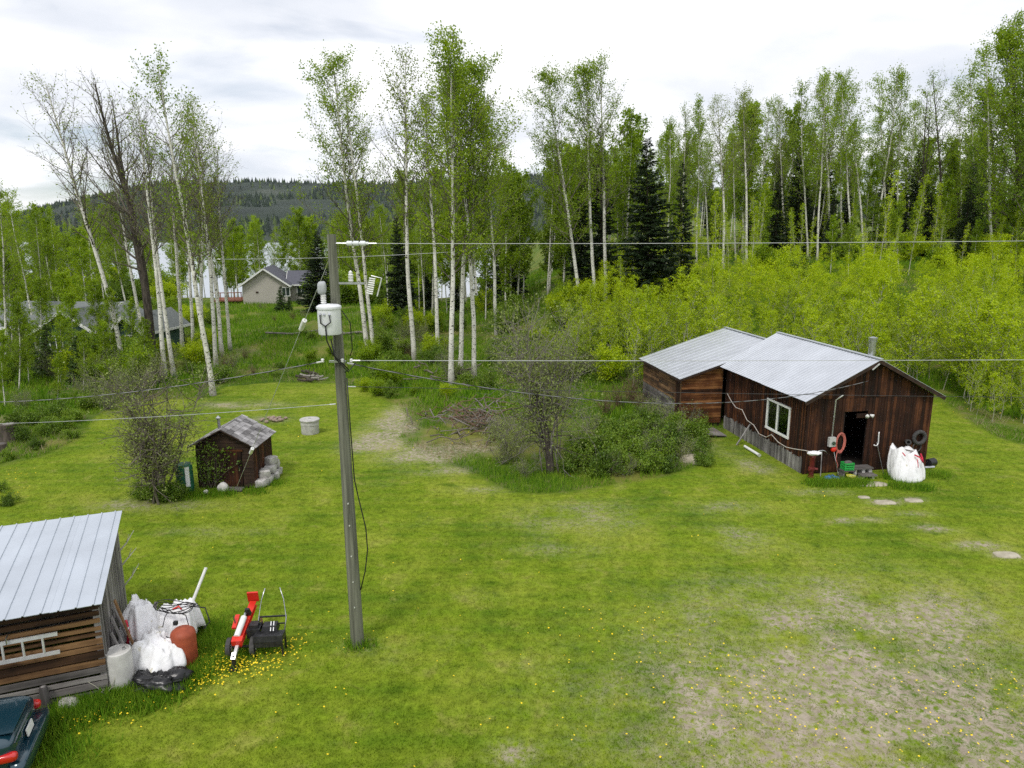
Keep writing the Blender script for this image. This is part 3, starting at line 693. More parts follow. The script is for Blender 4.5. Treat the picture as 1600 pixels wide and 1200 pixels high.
MB().box((0, 0, .30), (.5, .34, .04)).build('top', M['grey_h'], sd)
for x in (-.2, .2): MB().box((x, 0, .14), (.05, .28, .28)).build('leg', M['grey_h'], sd)
bk = shed_thing('yellow_bucket', 'yellow green bucket standing in grass below the green crate', 'bucket', 1.35, -1.0)
MB().lathe([(.11, 0), (.15, .20), (.165, .20), (.165, .225), (.14, .225), (.105, .02), (0, .02)], 16).build('pail', M['yellow_pl'], bk, 'auto')
MB().tube([(.15*math.cos(a), .15*math.sin(a)*.2-.05, .2+.02*math.sin(a)) for a in np.linspace(0, 3.14, 9)], .006, 5).build('handle', M['white_paint'], bk)
tr_ = shed_thing('string_trimmer', 'red string trimmer leaning upright against the wall', 'trimmer', 1.12, -0.16)
MB().tube([(.12, -.25, .05), (.02, .02, .9)], .014, 6).build('shaft', M['steel'], tr_)
mb = MB(); mb.blob((.0, 0.02, .98), (.10, .08, .10), 12, 8, .1, 2, 1); mb.build('motor', M['red'], tr_, True)
MB().lathe([(.05, 0), (.07, .05), (.02, .09)], 10, (.12, -.25, .01)).build('head', M['blackmetal'], tr_, True)
pk = shed_thing('mattock', 'rusty mattock standing head up against the brown wall', 'mattock', 0.62, -0.14)
MB().tube([(-.08, -.22, 0), (.04, .02, .95)], .018, 6).build('handle', M['grey_v'], pk)
MB().tube([(-.2, .0, .86), (-.08, .0, .95), (.05, .0, .96), (.17, .0, .92), (.27, .0, .80)], [.012, .022, .03, .022, .01], 6).build('head', M['steel'], pk, True)
ht = shed_thing('red_standpipe', 'dark red standpipe pump by the workshop corner with a rag on it', 'pump', 0.12, -0.40)
M['darkred'] = simple('dark_red_paint', (.085, .012, .010), (.16, .022, .018), 6, .45)
MB().lathe([(.14, 0), (.14, .05), (.09, .06), (.09, .30), (.125, .32), (.125, .40), (.09, .42), (.10, .80), (.13, .84), (.07, .93)], 16).build('barrel', M['darkred'], ht, 'auto')
for a in (0, 1): MB().tube([(.06*(1-2*a), -.06, .36), (.18*(1-2*a), -.12, .36)], .05, 10).build('outlet', M['darkred'], ht)
mb = MB(); mb.blob((0.04, -.02, .96), (.28, .17, .075), 22, 10, .35, 2.6, 3, 2.2); mb.build('rag', M['bag'], ht, True)
bl = shed_thing('blue_tarp_bundle', 'crumpled blue plastic bundle in the grass beside the standpipe', 'tarp', 0.70, -0.80)
mb = MB(); mb.blob((0, 0, .07), (.32, .18, .09), 24, 10, .45, 3, 9, 2.2, .2); mb.build('bundle', M['blue_pl'], bl, True)
for k in range(4): MB().tube([(-.3+.1*k, -.12+jit(.05), .12), (0+jit(.1), jit(.1), .19), (.2, .1*k-.15, .10)], .01, 5).build('cord', M['blue_pl'], bl, True)
ex = shed_thing('extension_cord', 'pale cord draped in loops along the workshop side below the window', 'cord', 0, 0)
pts = [(-.10, 6.4, 1.75), (-.12, 5.9, 1.50), (-.12, 5.4, 1.30), (-.12, 4.8, 1.35), (-.12, 4.3, 1.0), (-.12, 3.7, .95), (-.12, 3.2, .70), (-.12, 2.6, .72), (-.12, 2.2, .95), (-.14, 1.6, .80), (-.14, 1.0, .78), (-.16, .45, .88), (-.02, -.12, .98), (.1, -.35, .98)]
MB().tube(pts, .017, 6).build('cable', M['cord'], ex, True)
for p in (2, 5, 8): MB().box((pts[p][0]+.05, pts[p][1], pts[p][2]+.02), (.10, .03, .03)).build('nail', M['steel'], ex)
pr = shed_thing('prop_stick', 'grey prop stick leaning against the workshop side under the cord', 'stick', -0.5, 4.05)
MB().bar((-.22, -.1, 0), (.46, .1, .85), .05, .05).build('pole', M['grey_v'], pr); MB().bar((.40, .02, .80), (.50, .18, .84), .04).build('notch', M['grey_v'], pr)
wp = shed_thing('white_pipe', 'short white pipe lying on the ground by the workshop skirt', 'pipe', -0.55, 2.9, .07)
MB().tube([(0, -.62, 0), (0, .62, 0)], .06, 12).build('tube', M['white_paint'], wp, 'auto'); MB().tube([(0, -.66, 0), (0, -.60, 0)], .075, 12).build('collar', M['alu'], wp)
pl = shed_thing('plywood_sheet', 'warped plywood sheet lying on the ground in the corner of the wing', 'board', -1.05, 5.85, .06)
mb = MB(); mb.box((0, 0, .04), (.95, 1.35, .03), Matrix.Rotation(R(5), 3, 'Y')); mb.build('sheet', M['grey_h'], pl); MB().bar((-.4, -.5, -.01), (.4, .4, -.01), .09, .05).build('bearer', M['grey_h'], pl)
bm = shed_thing('black_tank', 'small black drum lying beside the workshop corner post', 'drum', 5.38, -0.05)
MB().tube([(-.05, .05, .17), (.30, .16, .17)], .16, 14).build('shell', M['black'], bm, 'auto'); MB().tube([(-.3, -.1, .05), (.1, -.12, .06)], .05, 8).build('pipe_stub', M['steel'], bm); MB().tube([(.30, .16, .17), (.33, .17, .17)], .05, 8).build('cap', M['alu'], bm)
slab_grp = 'flat stones set in the lawn'
for i, (px, py, a, b_) in enumerate(((1360, 757, .62, .26), (1383, 786, .36, .2), (1428, 783, .30, .17), (1573, 868, .34, .2), (1350, 778, .2, .12))):
    x, y = g0(px, py); o = MB(); o.blob((0, 0, 0), (a, b_, .05), 16, 8, .16, 1.6, i+20, 3.2)
    o = o.build('flat_stone', simple('flat_stone_%d' % i, (.30, .27, .20), (.46, .42, .33), 5, .95), None, True); o.location = (x, y, .01)
    tag(o, 'long pale flat stone below the door steps' if i == 0 else 'small pale flat stone sunk in the lawn before the workshop', 'stone', slab_grp)
# ------------------------------------------------------------------ open-board shed with the pale metal roof
QX, QY = g0(172, 1085); QA = math.atan2(.385, .923)            # local +x runs along the camera-facing wall, -x = away to the far end
log_shed = thing('slab_board_shed', 'low slab-board shed with pale metal roof and gaps between its boards', 'shed', (QX, QY, 0), QA)
LL, LD, LZ0, LZ1 = 5.6, 3.35, 2.06, 2.42
mb = MB()
wfl = MB(); wfl.bar((-.06, .06, 0), (-.06, .06, LZ0), .11); wfl = wfl.build('wall', M['grey_v'], log_shed)
for x in (-1.9, -3.7, -LL): MB().bar((x, .08, 0), (x, .08, LZ0), .12).build('post', M['grey_v'], wfl)
z = 0.05
while z < LZ0-0.05:
    h = random.uniform(.12, .19); top = z+h
    x0 = 0.0
    while x0 > -LL:
        w = random.uniform(2.6, 4.2); x1 = max(-LL, x0-w)
        grey = z < .62
        MB().box(((x0+x1)/2, 0.0+jit(.012), z+h/2), (x0-x1-.01, .045, h-random.uniform(.025, .075)), Matrix.Rotation(jit(.010), 3, 'Y')).build('board', M['grey_h'] if grey else M['log_h'], wfl)
        x0 = x1
    z = top
wsl = MB(); wsl.bar((-.06, LD-.06, 0), (-.06, LD-.06, LZ1), .11); wsl = wsl.build('wall', M['grey_v'], log_shed)
v = 0.10
while v < LD-.05:
    w = random.uniform(.13, .19); tz = LZ0+(LZ1-LZ0)*v/LD-.03
    MB().box((0.01+jit(.012), v+w/2, tz/2-.0), (.03, w-.012, tz-random.uniform(0, .06)), Matrix.Rotation(jit(.02), 3, 'X')).build('board', M['grey_v'], wsl); v += w
wb = MB(); wb.box((-LL/2, LD-.02, LZ1/2), (LL-.14, .04, LZ1-.06)); wb.build('wall', M['grey_h'], log_shed)
wb = MB(); wb.box((-LL+.02, LD/2, LZ0/2), (.04, LD-.2, LZ0-.05)); wb.build('wall', M['grey_h'], log_shed)
rl = MB(); rl.bar((.04, -.28, LZ0+.02), (.04, LD+.18, LZ1+.02), .05, .10); rl = rl.build('roof', M['trim'], log_shed)
for x in (-.7, -1.7, -2.7, -3.7, -4.7): MB().bar((x, -.24, LZ0+.0), (x, LD+.16, LZ1+.02), .05, .09).build('rafter', M['trim'], rl)
roof_panels(rl, (-LL-.2, -.36, LZ0+.07), (.12, -.36, LZ0+.07), (.12, LD+.22, LZ1+.11), (-LL-.2, LD+.22, LZ1+.11), M['roof_left'], .88, 3, .02)
def on_log(x, y, z=0.0):
    p = Matrix.Translation((QX, QY, 0)) @ Matrix.Rotation(QA, 4, 'Z') @ Vector((x, y, z)); return (p.x, p.y, p.z)
ld = thing('ladder', 'aluminium ladder hung level on the slab-board shed wall', 'ladder', on_log(-.80, -.13, 1.22), QA)
for z in (-.02, .36): MB().box((-1.7, 0, z), (3.6, .035, .07)).build('rail', M['alu'], ld)
for k in range(11): MB().tube([(-.05-.32*k-.1, 0, .015), (-.05-.32*k-.1, 0, .325)], .022, 8).build('rung', M['alu'], ld)
MB().tube([(-.7, .09, .46), (-.7, -.05, .46), (-.7, -.05, .34)], .012, 5).build('hook', M['steel'], ld)
# twigs stuck on the far edge of the side wall
for i, (y, z, a) in enumerate(((3.0, 1.75, .5), (3.1, 1.35, .35), (3.2, .8, .5))):
    o = thing('nailed_branch', 'pale bare branch sticking out from the slab-board shed corner', 'branch', on_log(.03, y, z), QA, 'branches nailed to the shed corner')
    MB().tube([(0, 0, 0), (.14, .2, .10), (.30, .45, a*.6)], [.022, .018, .007], 6).build('stem', M['pale_stem'], o, True)
    MB().tube([(.14, .2, .10), (.22, .22, .32)], [.012, .005], 5).build('side_shoot', M['pale_stem'], o, True)
for i in range(5):
    lab = ['grey rough plank leaning on the shed side wall', 'grey rough plank leaning on the shed side wall', 'tall brown plank leaning beside the white bags', 'grey rough plank leaning on the shed side wall', 'grey rough plank leaning on the shed side wall'][i]
    y0 = .35+.22*i; h = (1.0, 1.25, 1.5, 1.2, .9)[i]
    o = thing('leaning_plank', lab, 'plank', on_log(.42 if i != 2 else .52, y0, 0), QA, 'planks leaning on the shed side')
    MB().bar((0, 0, 0), (-.36 if i != 2 else -.40, .25, h), .13, .03, (1, 0, 0)).build('plank', M['log_h'] if i == 2 else M['grey_v'], o)
    MB().bar((-.2, .16, h*.55), (-.2, .20, h*.57), .02).build('nail', M['steel'], o)
tk = thing('round_tank', 'upright pale grey cylinder tank at the slab-board shed corner', 'tank', g0(191, 1073)+(0,), 0)
MB().lathe([(.245, 0), (.25, .05), (.245, .12), (.245, .78), (.235, .82), (.205, .835), (.20, .81), (0, .80)], 26).build('shell', simple('tank_grey', (.42, .41, .38), (.60, .59, .56), 4, .7), tk, 'auto')
MB().tube([(.10, .05, .80), (.10, .05, .86)], .03, 8).build('bung', M['steel'], tk)
def drape(parent, seed, w, d, h, lean, n=44):
    """slack woven plastic thrown over a heap: sharp creases, sagging hem"""
    vs_ = []; r2 = np.random.default_rng(seed); k1, k2 = r2.uniform(0, 30, 2)
    for i in range(n+1):
        for j in range(n+1):
            u_, v_ = 2*i/n-1, 2*j/n-1
            q = (abs(u_)**3+abs(v_)**3)**(1/3); ang = math.atan2(v_, u_)
            rid = lambda s_, o_: 1-abs(2*float(fbm(u_*s_+k1+o_, v_*s_+k2, 1.0, 2))-1)
            cr = (rid(1.6, 0)**3)*.17+(rid(3.1, 9)**4)*.09
            hem = 1+.10*math.sin(5*ang+seed)+.07*math.sin(11*ang+2*seed)
            z = h*max(0.0, 1-(q/1.12)**5)*(.72+.34*float(fbm(u_*1.1+k2, v_*1.1+k1, 1.0, 2))*1.2)+cr*min(1, 3*(1.1-q))*.9
            vs_.append((u_*w/2*hem+lean[0]*z, v_*d/2*hem+lean[1]*z, max(0.01, z-.04)))
    fs = [(i*(n+1)+j, (i+1)*(n+1)+j, (i+1)*(n+1)+j+1, i*(n+1)+j+1) for i in range(n) for j in range(n)]
    mb_ = MB(); mb_.add(vs_, fs); o_ = mb_.build('sheet', M['bag'], parent, True)
    sm = o_.modifiers.new('thickness', 'SOLIDIFY'); sm.thickness = .006
    return o_
# ------- the heap of bags beside the shed
def at(px, py, z=0.0): return (*g0(px, py), z)
b1 = thing('bulk_bag', 'tall narrow white bulk bag leaning by the planks', 'bag', at(226, 1020), R(20)); drape(b1, 3, .80, .95, 1.0, (-.05, .30))
MB().tube([(-.25, -.2, .95), (-.2, -.3, .7), (-.24, -.36, .45)], .03, 6).build('strap', M['redtape'], b1, True)
b2 = thing('bulk_bag', 'wide white bulk bag with hoses coiled on its top', 'bag', at(277, 1005), R(5)); drape(b2, 5, .98, .95, .84, (0, .15)); MB().bar((-.5, -.1, .5), (-.46, .25, .9), .07, .03).build('loose_board', M['grey_h'], b2)
b3 = thing('bulk_bag', 'white bulk bag flopped over in front with black sheeting below', 'bag', at(248, 1050), R(-8)); drape(b3, 8, 1.12, .90, .66, (.05, .2))
MB().tube([(-.45, -.1, .4), (-.52, -.3, .36), (-.46, -.44, .2), (-.40, -.5, .02)], .035, 6).build('strap', simple('faded_pink_strap', (.45, .14, .12), (.55, .22, .18)), b3, True)
bs = thing('black_sheeting', 'crumpled black plastic sheeting under the white bags', 'sheeting', at(250, 1076), R(6))
mb = MB(); mb.blob((0, 0, .14), (.50, .30, .20), 40, 18, .75, 2.6, 11, 2.4, .3); mb.build('heap', simple('black_sheet', (.008, .008, .009), (.02, .02, .022), 9, .28, bstr=.6), bs, True)
mb = MB(); mb.blob((.30, .1, .2), (.28, .2, .16), 26, 10, .4, 3.2, 14, 2.2, .25); mb.build('fold', simple('black_sheet_fold', (.010, .010, .011), (.025, .025, .027), 9, .3, bstr=.6), bs, True)
rt = thing('red_fuel_tank', 'faded red steel tank beside the white bags with a hose over it', 'tank', at(291, 1040), R(-5))
MB().lathe([(.235, 0), (.25, .03), (.25, .74), (.235, .80), (.17, .86), (0, .89)], 24).build('shell', M['rust'], rt, 'auto')
for z in (.2, .45): MB().lathe([(.236, z-.015), (.245, z), (.236, z+.015)], 24).build('rib', M['rust'], rt, True)
hs = thing('black_hose_loops', 'loose black hoses looped over the bags and red tank', 'hose', at(285, 1015), 0)
for i in range(4):
    MB().tube([(-.05+(.34+.05*i)*math.cos(a)+jit(.02), .05+.18*math.sin(a)+jit(.02), .98+.06*math.sin(a*2+i)+.02*i) for a in np.linspace(0, 6.28, 22)], .010, 6, False).build('loop', M['black'], hs, True)
MB().tube([(.05, -.1, .95), (.28, -.25, .98), (.42, -.42, .75), (.40, -.5, .45), (.15, -.52, .55), (-.1, -.45, .60)], .011, 6).build('loop', M['black'], hs, True)
MB().tube([(-.18, -.02, 1.0), (-.2, -.2, .9), (-.22, -.3, .72)], .010, 6).build('loop', M['black'], hs, True)
MB().tube([(.2, .1, 1.0), (.5, .2, .9), (.62, .1, .62), (.5, 0, .5)], .015, 6).build('loop', M['black'], hs, True)
MB().tube([(-.12, .0, .97), (-.02, .08, 1.0), (.06, .02, .97)], .022, 6).build('fitting', M['red'], hs, True)
mb = MB(); mb.box((.10, -.36, .86), (.08, .07, .08)); mb.build('pump_head', M['blackmetal'], hs)
pi = thing('white_pole', 'long white pipe standing slanted out of the bag heap', 'pipe', at(285, 1000), 0)
bx_, by_ = g0(285, 1000); ex_ = x_at(322, 887, by_+.55)-bx_; ez_ = z_at(322, 887, by_+.55)
MB().tube([(0, 0, .25), (ex_, .55, ez_)], .036, 10).build('pipe', M['white_paint'], pi, 'auto'); MB().tube([(ex_*.03, .02, .28), (ex_*.06, .035, .33)], .048, 10).build('coupling', M['white_paint'], pi)
sp_ = thing('fence_post', 'short grey round post in front of the slab-board shed', 'post', at(73, 1112), 0)
MB().lathe([(.085, -.1), (.08, .2), (.075, .50), (.06, .54), (0, .545)], 12).build('post', M['grey_v'], sp_, 'auto'); MB().lathe([(.04, .545), (0, .56)], 8).build('top', M['grey_v'], sp_)
rk = MB(); rk.blob((0, 0, .07), (.20, .15, .14), 16, 10, .25, 1.8, 31, 2.4); rk = rk.build('field_stone', M['rock'], None, True); rk.location = at(109, 1106)
tag(rk, 'rounded pinkish stone in the grass before the slab-board shed', 'stone')
dw = thing('dry_branches', 'tangle of bare dry branches at the slab-board shed corner', 'branches', at(168, 1088), 0)
for k in range(9):
    a = random.uniform(0, 6.28); L = random.uniform(.3, .6)
    MB().tube([(0, 0, .02), (L*.4*math.cos(a), L*.4*math.sin(a)-.1, L*.6), (L*.7*math.cos(a+.3), L*.6*math.sin(a)-.15, L*.9)], [.010, .007, .003], 4).build('twig', M['pale_stem'], dw, True)

# ------------------------------------------------------------------ log splitter and sweeper cart
sx, sy = g0(374, 1034); lsp = thing('log_splitter', 'red towed log splitter with white cylinder standing in dandelions', 'log splitter', (sx, sy, 0), R(7)); lsp.scale = (.92, .92, .92)
def beam_pt(t): return Vector((-.02+.10*t, .05+1.25*t, .46+.36*t))
a, b_ = beam_pt(0), beam_pt(1)
bm_ = MB(); bm_.bar(a, b_, .16, .02); up = Vector((0, -.28, 1)).normalized()
bm_.bar(a-up*.13, b_-up*.13, .16, .02); bm_.bar(a-up*.065, b_-up*.065, .03, .12); bm_ = bm_.build('beam', M['red'], lsp)
MB().box(b_+Vector((0, .02, .12)), (.26, .05, .28), Matrix.Rotation(R(16), 3, 'X')).build('end_plate', M['red'], bm_)
MB().box(a+Vector((0, .02, .04)), (.24, .16, .14), Matrix.Rotation(R(16), 3, 'X')).build('bracket', M['red'], bm_)
MB().tube([a+up*.11+Vector((-.03, .1, 0)), a.lerp(b_, .52)+up*.11+Vector((-.03, 0, 0))], .07, 14).build('cylinder', M['white_paint'], lsp, 'auto')
MB().tube([a.lerp(b_, .52)+up*.11+Vector((-.03, 0, 0)), a.lerp(b_, .62)+up*.11+Vector((-.03, 0, 0))], .03, 10).build('ram', M['steel'], lsp)
mb = MB(); q = a.lerp(b_, .66)+up*.11; mb.box(q, (.16, .1, .18), Matrix.Rotation(R(16), 3, 'X'), .6); mb.build('wedge', M['blackmetal'], lsp)
MB().box(a.lerp(b_, .45)+Vector((-.20, 0, .06)), (.10, .42, .05), Matrix.Rotation(R(16), 3, 'X')).build('log_cradle', M['red'], lsp)
for s in (-1, 1):
    w_ = MB(); w_.tube([(s*.27-.05, .28, .22), (s*.27+.05, .28, .22)], .22, 20); w_ = w_.build('wheel', M['rubber'], lsp, 'auto')
    MB().tube([(s*.27-.055*1, .28, .22), (s*.27+.055, .28, .22)], .10, 14).build('rim', M['white_paint'], w_)
MB().tube([(-.3, .28, .22), (.3, .28, .22)], .03, 8).build('axle', M['blackmetal'], lsp)
MB().bar((-.02, .1, .42), (-.03, -.22, .30), .07).build('tongue', M['alu'], lsp); MB().bar((-.03, -.18, .34), (-.04, -.30, .24), .10, .12).build('hitch', M['steel'], lsp)
MB().bar((-.04, -.26, .34), (-.05, -.29, 0), .07).build('jack_leg', M['blackmetal'], lsp); MB().box((-.05, -.29, .01), (.16, .14, .02)).build('foot_plate', M['blackmetal'], lsp)
mb = MB(); mb.box((.26, .55, .46), (.30, .34, .22)); mb.box((.26, .55, .60), (.2, .22, .1)); mb.build('engine', M['blackmetal'], lsp)
MB().tube([(-.15, .5, .6), (-.22, .62, .84)], .012, 6).build('lever', M['blackmetal'], lsp)
hx_, hy_ = g0(422, 1022); cart = thing('lawn_sweeper', 'black lawn sweeper with two thin upright rods beside the splitter', 'lawn sweeper', (hx_, hy_, 0), R(6))
MB().box((0, .05, .40), (.62, .34, .13), Matrix.Rotation(R(-10), 3, 'X')).build('housing', M['blackmetal'], cart)
MB().box((0, -.09, .32), (.60, .06, .16)).build('front_panel', M['blackmetal'], cart)
for sx_ in (-1, 1):
    for yy in (-.1, .22): MB().bar((.29*sx_, yy, .36), (.30*sx_, yy, 0), .035).build('leg', M['blackmetal'], cart)
    MB().tube([(.29*sx_, .24, .42), (.30*sx_, .42, .62), (.24*sx_, .55, 1.0), (.16*sx_, .62, 1.25)], .011, 6).build('rod', M['steel'], cart, True)
    MB().bar((.29*sx_, .2, .40), (.29*sx_, .5, .62), .025).build('side_bar', M['blackmetal'], cart)
MB().bar((-.3, .5, .62), (.3, .5, .62), .03).build('rear_bar', M['blackmetal'], cart); MB().bar((-.3, .36, .52), (.3, .36, .52), .025).build('rear_bar', M['blackmetal'], cart)
mb = MB(); mb.box((-.02, .28, .50), (.36, .26, .13), None, .8); mb.build('motor', M['blackmetal'], cart)
for x in (.02, .08): MB().bar((x, .10, .49), (x-.02, .30, .61), .018).build('tie_rod', M['alu'], cart)
for i, (px, py, a) in enumerate(((403, 985, .2), (416, 975, -.25))):
    o = thing('leaning_lath', 'pale wooden lath standing behind the black lawn sweeper', 'lath', at(px, py+28), 0, 'laths behind the sweeper')
    MB().bar((0, 0, 0), (a*.5, .12, .55), .05, .02).build('lath', M['log_h'], o); MB().bar((a*.4, .09, .44), (a*.4+.03, .1, .45), .02).build('nail', M['steel'], o)

# ------------------------------------------------------------------ teal saloon car, tail end in the picture
def car_build():
    c0 = g0(66, 1143)
    c = thing('parked_car', 'dark teal saloon car parked tail-out beside the slab-board shed', 'car', (c0[0]+.36, c0[1]-.80, 0), R(20))
    t = NT('teal_car_paint'); M['carpaint'] = t.pbr((0.008, 0.040, 0.060), .18, .3, None, spec=.6, Coat_Weight=.8, Coat_Roughness=.06)
    M['carglass'] = t2 = NT('car_glass').pbr((.012, .016, .018), .04, 0, spec=.8)
    # local x: tail at 0, nose at -4.4; stations along the car: (x, half width, sill z, belt z, roof z, roof half width)
    st_ = [(.00, .60, .42, .80, .82, .52), (-.05, .74, .26, .90, .92, .62), (-.22, .80, .22, .93, .965, .66), (-.60, .83, .20, .94, .985, .66), (-1.00, .84, .20, .94, 1.00, .66),
           (-1.55, .85, .20, .94, 1.36, .56), (-2.0, .85, .20, .94, 1.42, .56), (-2.6, .85, .20, .94, 1.40, .56), (-3.25, .84, .20, .93, 1.00, .64), (-3.8, .82, .20, .86, .90, .62), (-4.25, .74, .24, .72, .76, .56), (-4.40, .60, .34, .60, .62, .48)]
    vs_ = []; n = 14
    for x, w, z0, zb, zt, wr in st_:
        w *= .93; wr *= .93
        half = [(w*.55, z0), (w*.95, z0+.05), (w, (z0+zb)/2), (w*.985, zb-.06), (w*.95, zb), (wr, zt-.03), (wr*.8, zt)]
        ring = [(x, y, z) for y, z in half]+[(x, -y, z) for y, z in reversed(half)]
        vs_ += ring
    k = len(st_)
    fs = [(i*n+j, (i+1)*n+j, (i+1)*n+(j+1) % n, i*n+(j+1) % n) for i in range(k-1) for j in range(n)]
    fs += [tuple(range(n)), tuple(reversed([(k-1)*n+j for j in range(n)]))]
    mb = MB(); mb.add(vs_, fs); body = mb.build('body', M['carpaint'], c, 'auto')
    sub = body.modifiers.new('smooth', 'SUBSURF'); sub.levels = 2; sub.render_levels = 2
    def glass(name, pts): g_ = MB(); g_.add(pts, [(0, 1, 2, 3)]); e = g_.build(name, M['carglass'], c); s_ = e.modifiers.new('thick', 'SOLIDIFY'); s_.thickness = .012
    glass('rear_window', [(-1.00, -.56, 1.025), (-1.00, .56, 1.025), (-1.50, .50, 1.355), (-1.50, -.50, 1.355)])
    for s in (-1, 1): glass('side_window', [(-1.15, s*.815, .985), (-3.05, s*.815, .985), (-2.6, s*.66, 1.33), (-1.6, s*.66, 1.33)])
    bmp = MB(); bmp.blob((.02, 0, .45), (.15, .80, .15), 28, 8, .0, 1, 0, 4.5); bmp.build('bumper', M['carpaint'], c, True)
    M['tail'] = NT('tail_lamp_red').pbr((.50, .012, .010), .18, 0, spec=.6, Coat_Weight=.6)
    for s in (-1, 1):
        tl = MB(); tl.blob((-.13, s*.70, .69), (.17, .075, .07), 16, 8, 0, 1, 0, 4); tl.build('tail_light', M['tail'], c, True)
        w_ = MB(); w_.tube([(-.85, s*.70, .30), (-.85, s*.86, .30)], .30, 22); w_ = w_.build('wheel', M['rubber'], c, 'auto'); MB().tube([(-.85, s*.80, .30), (-.85, s*.87, .30)], .19, 16).build('rim', M['alu'], w_)
        w_ = MB(); w_.tube([(-3.5, s*.70, .30), (-3.5, s*.86, .30)], .30, 22); w_ = w_.build('wheel', M['rubber'], c, 'auto'); MB().tube([(-3.5, s*.80, .30), (-3.5, s*.87, .30)], .19, 16).build('rim', M['alu'], w_)
    MB().box((.035, .0, .70), (.02, .32, .13), Matrix.Rotation(R(-8), 3, 'Y')).build('number_plate', M['white_paint'], c)
    MB().box((-.36, .0, .985), (.62, .98, .012)).build('boot_lid', M['carpaint'], c)
car_build()

# ------------------------------------------------------------------ little cabin
CX0, CY0 = g0(311, 762); CX1 = g0(400, 762)[0]; CW = CX1-CX0; CL = 1.75; CE = 1.62; CP = 2.18
cabin = thing('small_cabin', 'tiny dark board cabin with shingle roof and vine over its front', 'cabin', (CX0, CY0, 0), R(-1))
mb = MB(); mb.prism([(0, 0), (CW, 0), (CW, CE), (CW/2, CP), (0, CE)], .02, .05, 'y'); wc = mb.build('wall', M['sheath'], cabin)
z = .05
while z < CP-.1:
    h = random.uniform(.12, .16); zt = z+h; m_ = max(0, (zt-CE)/(CP-CE)*CW/2); 
    spans = [(m_, .92), (1.66, CW-m_)] if zt < 1.42 else [(m_, CW-m_)]
    for p, q in spans:
        if q-p > .08: MB().box(((p+q)/2, .005+jit(.005), z+h/2), (q-p, .03, h-.014)).build('board', M['trim'], wc)
    z = zt
dr = MB(); dr.box((1.29, -.005, .70), (.70, .03, 1.36)); dr = dr.build('door', M['sheath'], cabin)
for i in range(5): MB().box((1.01+.14*i, -.03, .70), (.132, .025, 1.34)).build('plank', M['wood_v'], dr)
MB().box((1.29, -.035, 1.42), (.84, .03, .06)).build('lintel', M['wood_h'], dr)
MB().box((1.13, -.05, .72), (.26, .02, .025)).build('window_bar', M['log_h'], dr); MB().box((1.01, -.05, .95), (.025, .02, .46)).build('window_bar', M['log_h'], dr)
MB().box((1.56, -.06, .72), (.03, .04, .10)).build('handle', M['steel'], dr)
ws_ = MB(); ws_.box((CW-.03, CL/2, CE/2), (.03, CL-.06, CE-.02)); ws_ = ws_.build('wall', M['sheath'], cabin)
v = 0.0
while v < CL-.02:
    w = random.uniform(.13, .18); MB().box((CW+.005, v+w/2, CE/2), (.03, w-.01, CE-.03)).build('board', M['wood_v'], ws_); v += w
mb = MB(); mb.box((.03, CL/2, CE/2), (.05, CL-.1, CE-.02)); mb.build('wall', M['trim'], cabin)
mb = MB(); mb.prism([(0, 0), (CW, 0), (CW, CE), (CW/2, CP), (0, CE)], CL-.05, CL, 'y'); mb.build('wall', M['trim'], cabin)
rc = MB(); csl = (CP-CE)/(CW/2)
for s in (-1, 1):
    xe = CW/2+s*(CW/2+.17); ze_ = CE-csl*.17+.03
    rc.bar(((xe+CW/2)/2, -.22, (ze_+CP+.03)/2), ((xe+CW/2)/2, CL+.12, (ze_+CP+.03)/2), math.hypot(xe-CW/2, CP+.03-ze_), .03, (-(CP+.03-ze_)*s*-1, 0, abs(xe-CW/2)))
rc = rc.build('roof', M['trim'], cabin)
for s in (-1, 1):
    xe = CW/2+s*(CW/2+.19); ze_ = CE-csl*.19+.055; tilt = math.atan2(CP+.055-ze_, abs(xe-CW/2))
    for r_ in range(7):
        f = (r_+.5)/7; xm = xe+(CW/2-xe)*f; zm = ze_+(CP+.055-ze_)*f+.012
        v = -.24+jit(.05)
        while v < CL+.12:
            w = random.uniform(.16, .30); w = min(w, CL+.14-v)
            if w > .05: MB().box((xm, v+w/2, zm+jit(.004)), (.245, w-.012, .022), Matrix.Rotation(s*(tilt-.045)+jit(.02), 3, 'Y')).build('shingle', M['shingle'], rc)
            v += w
MB().lathe([(.055, 0), (.055, .42), (.09, .43), (.09, .47), (0, .56)], 12, (CW*.33, .55, CP-.18)).build('stovepipe', M['steel'], cabin, 'auto')
MB().box((1.3, -.25, .05), (.8, .3, .06)).build('door_sill', M['grey_h'], cabin)
gx_, gy_ = g0(291, 768); gb = thing('green_barrel', 'dark green plastic barrel standing in the shrub beside the cabin', 'barrel', (gx_, gy_, 0), 0)
MB().lathe([(.25, 0), (.28, .06), (.29, .3), (.28, .32), (.29, .34), (.29, .66), (.28, .68), (.29, .70), (.28, .98), (.24, 1.04), (0, 1.06)], 22).build('shell', simple('barrel_green', (.012, .085, .045), (.03, .15, .08), 6, .5), gb, 'auto')
MB().box((.20, -.22, .62), (.14, .02, .72), Matrix.Rotation(R(35), 3, 'Z')).build('clear_sheet', M['bag'], gb)
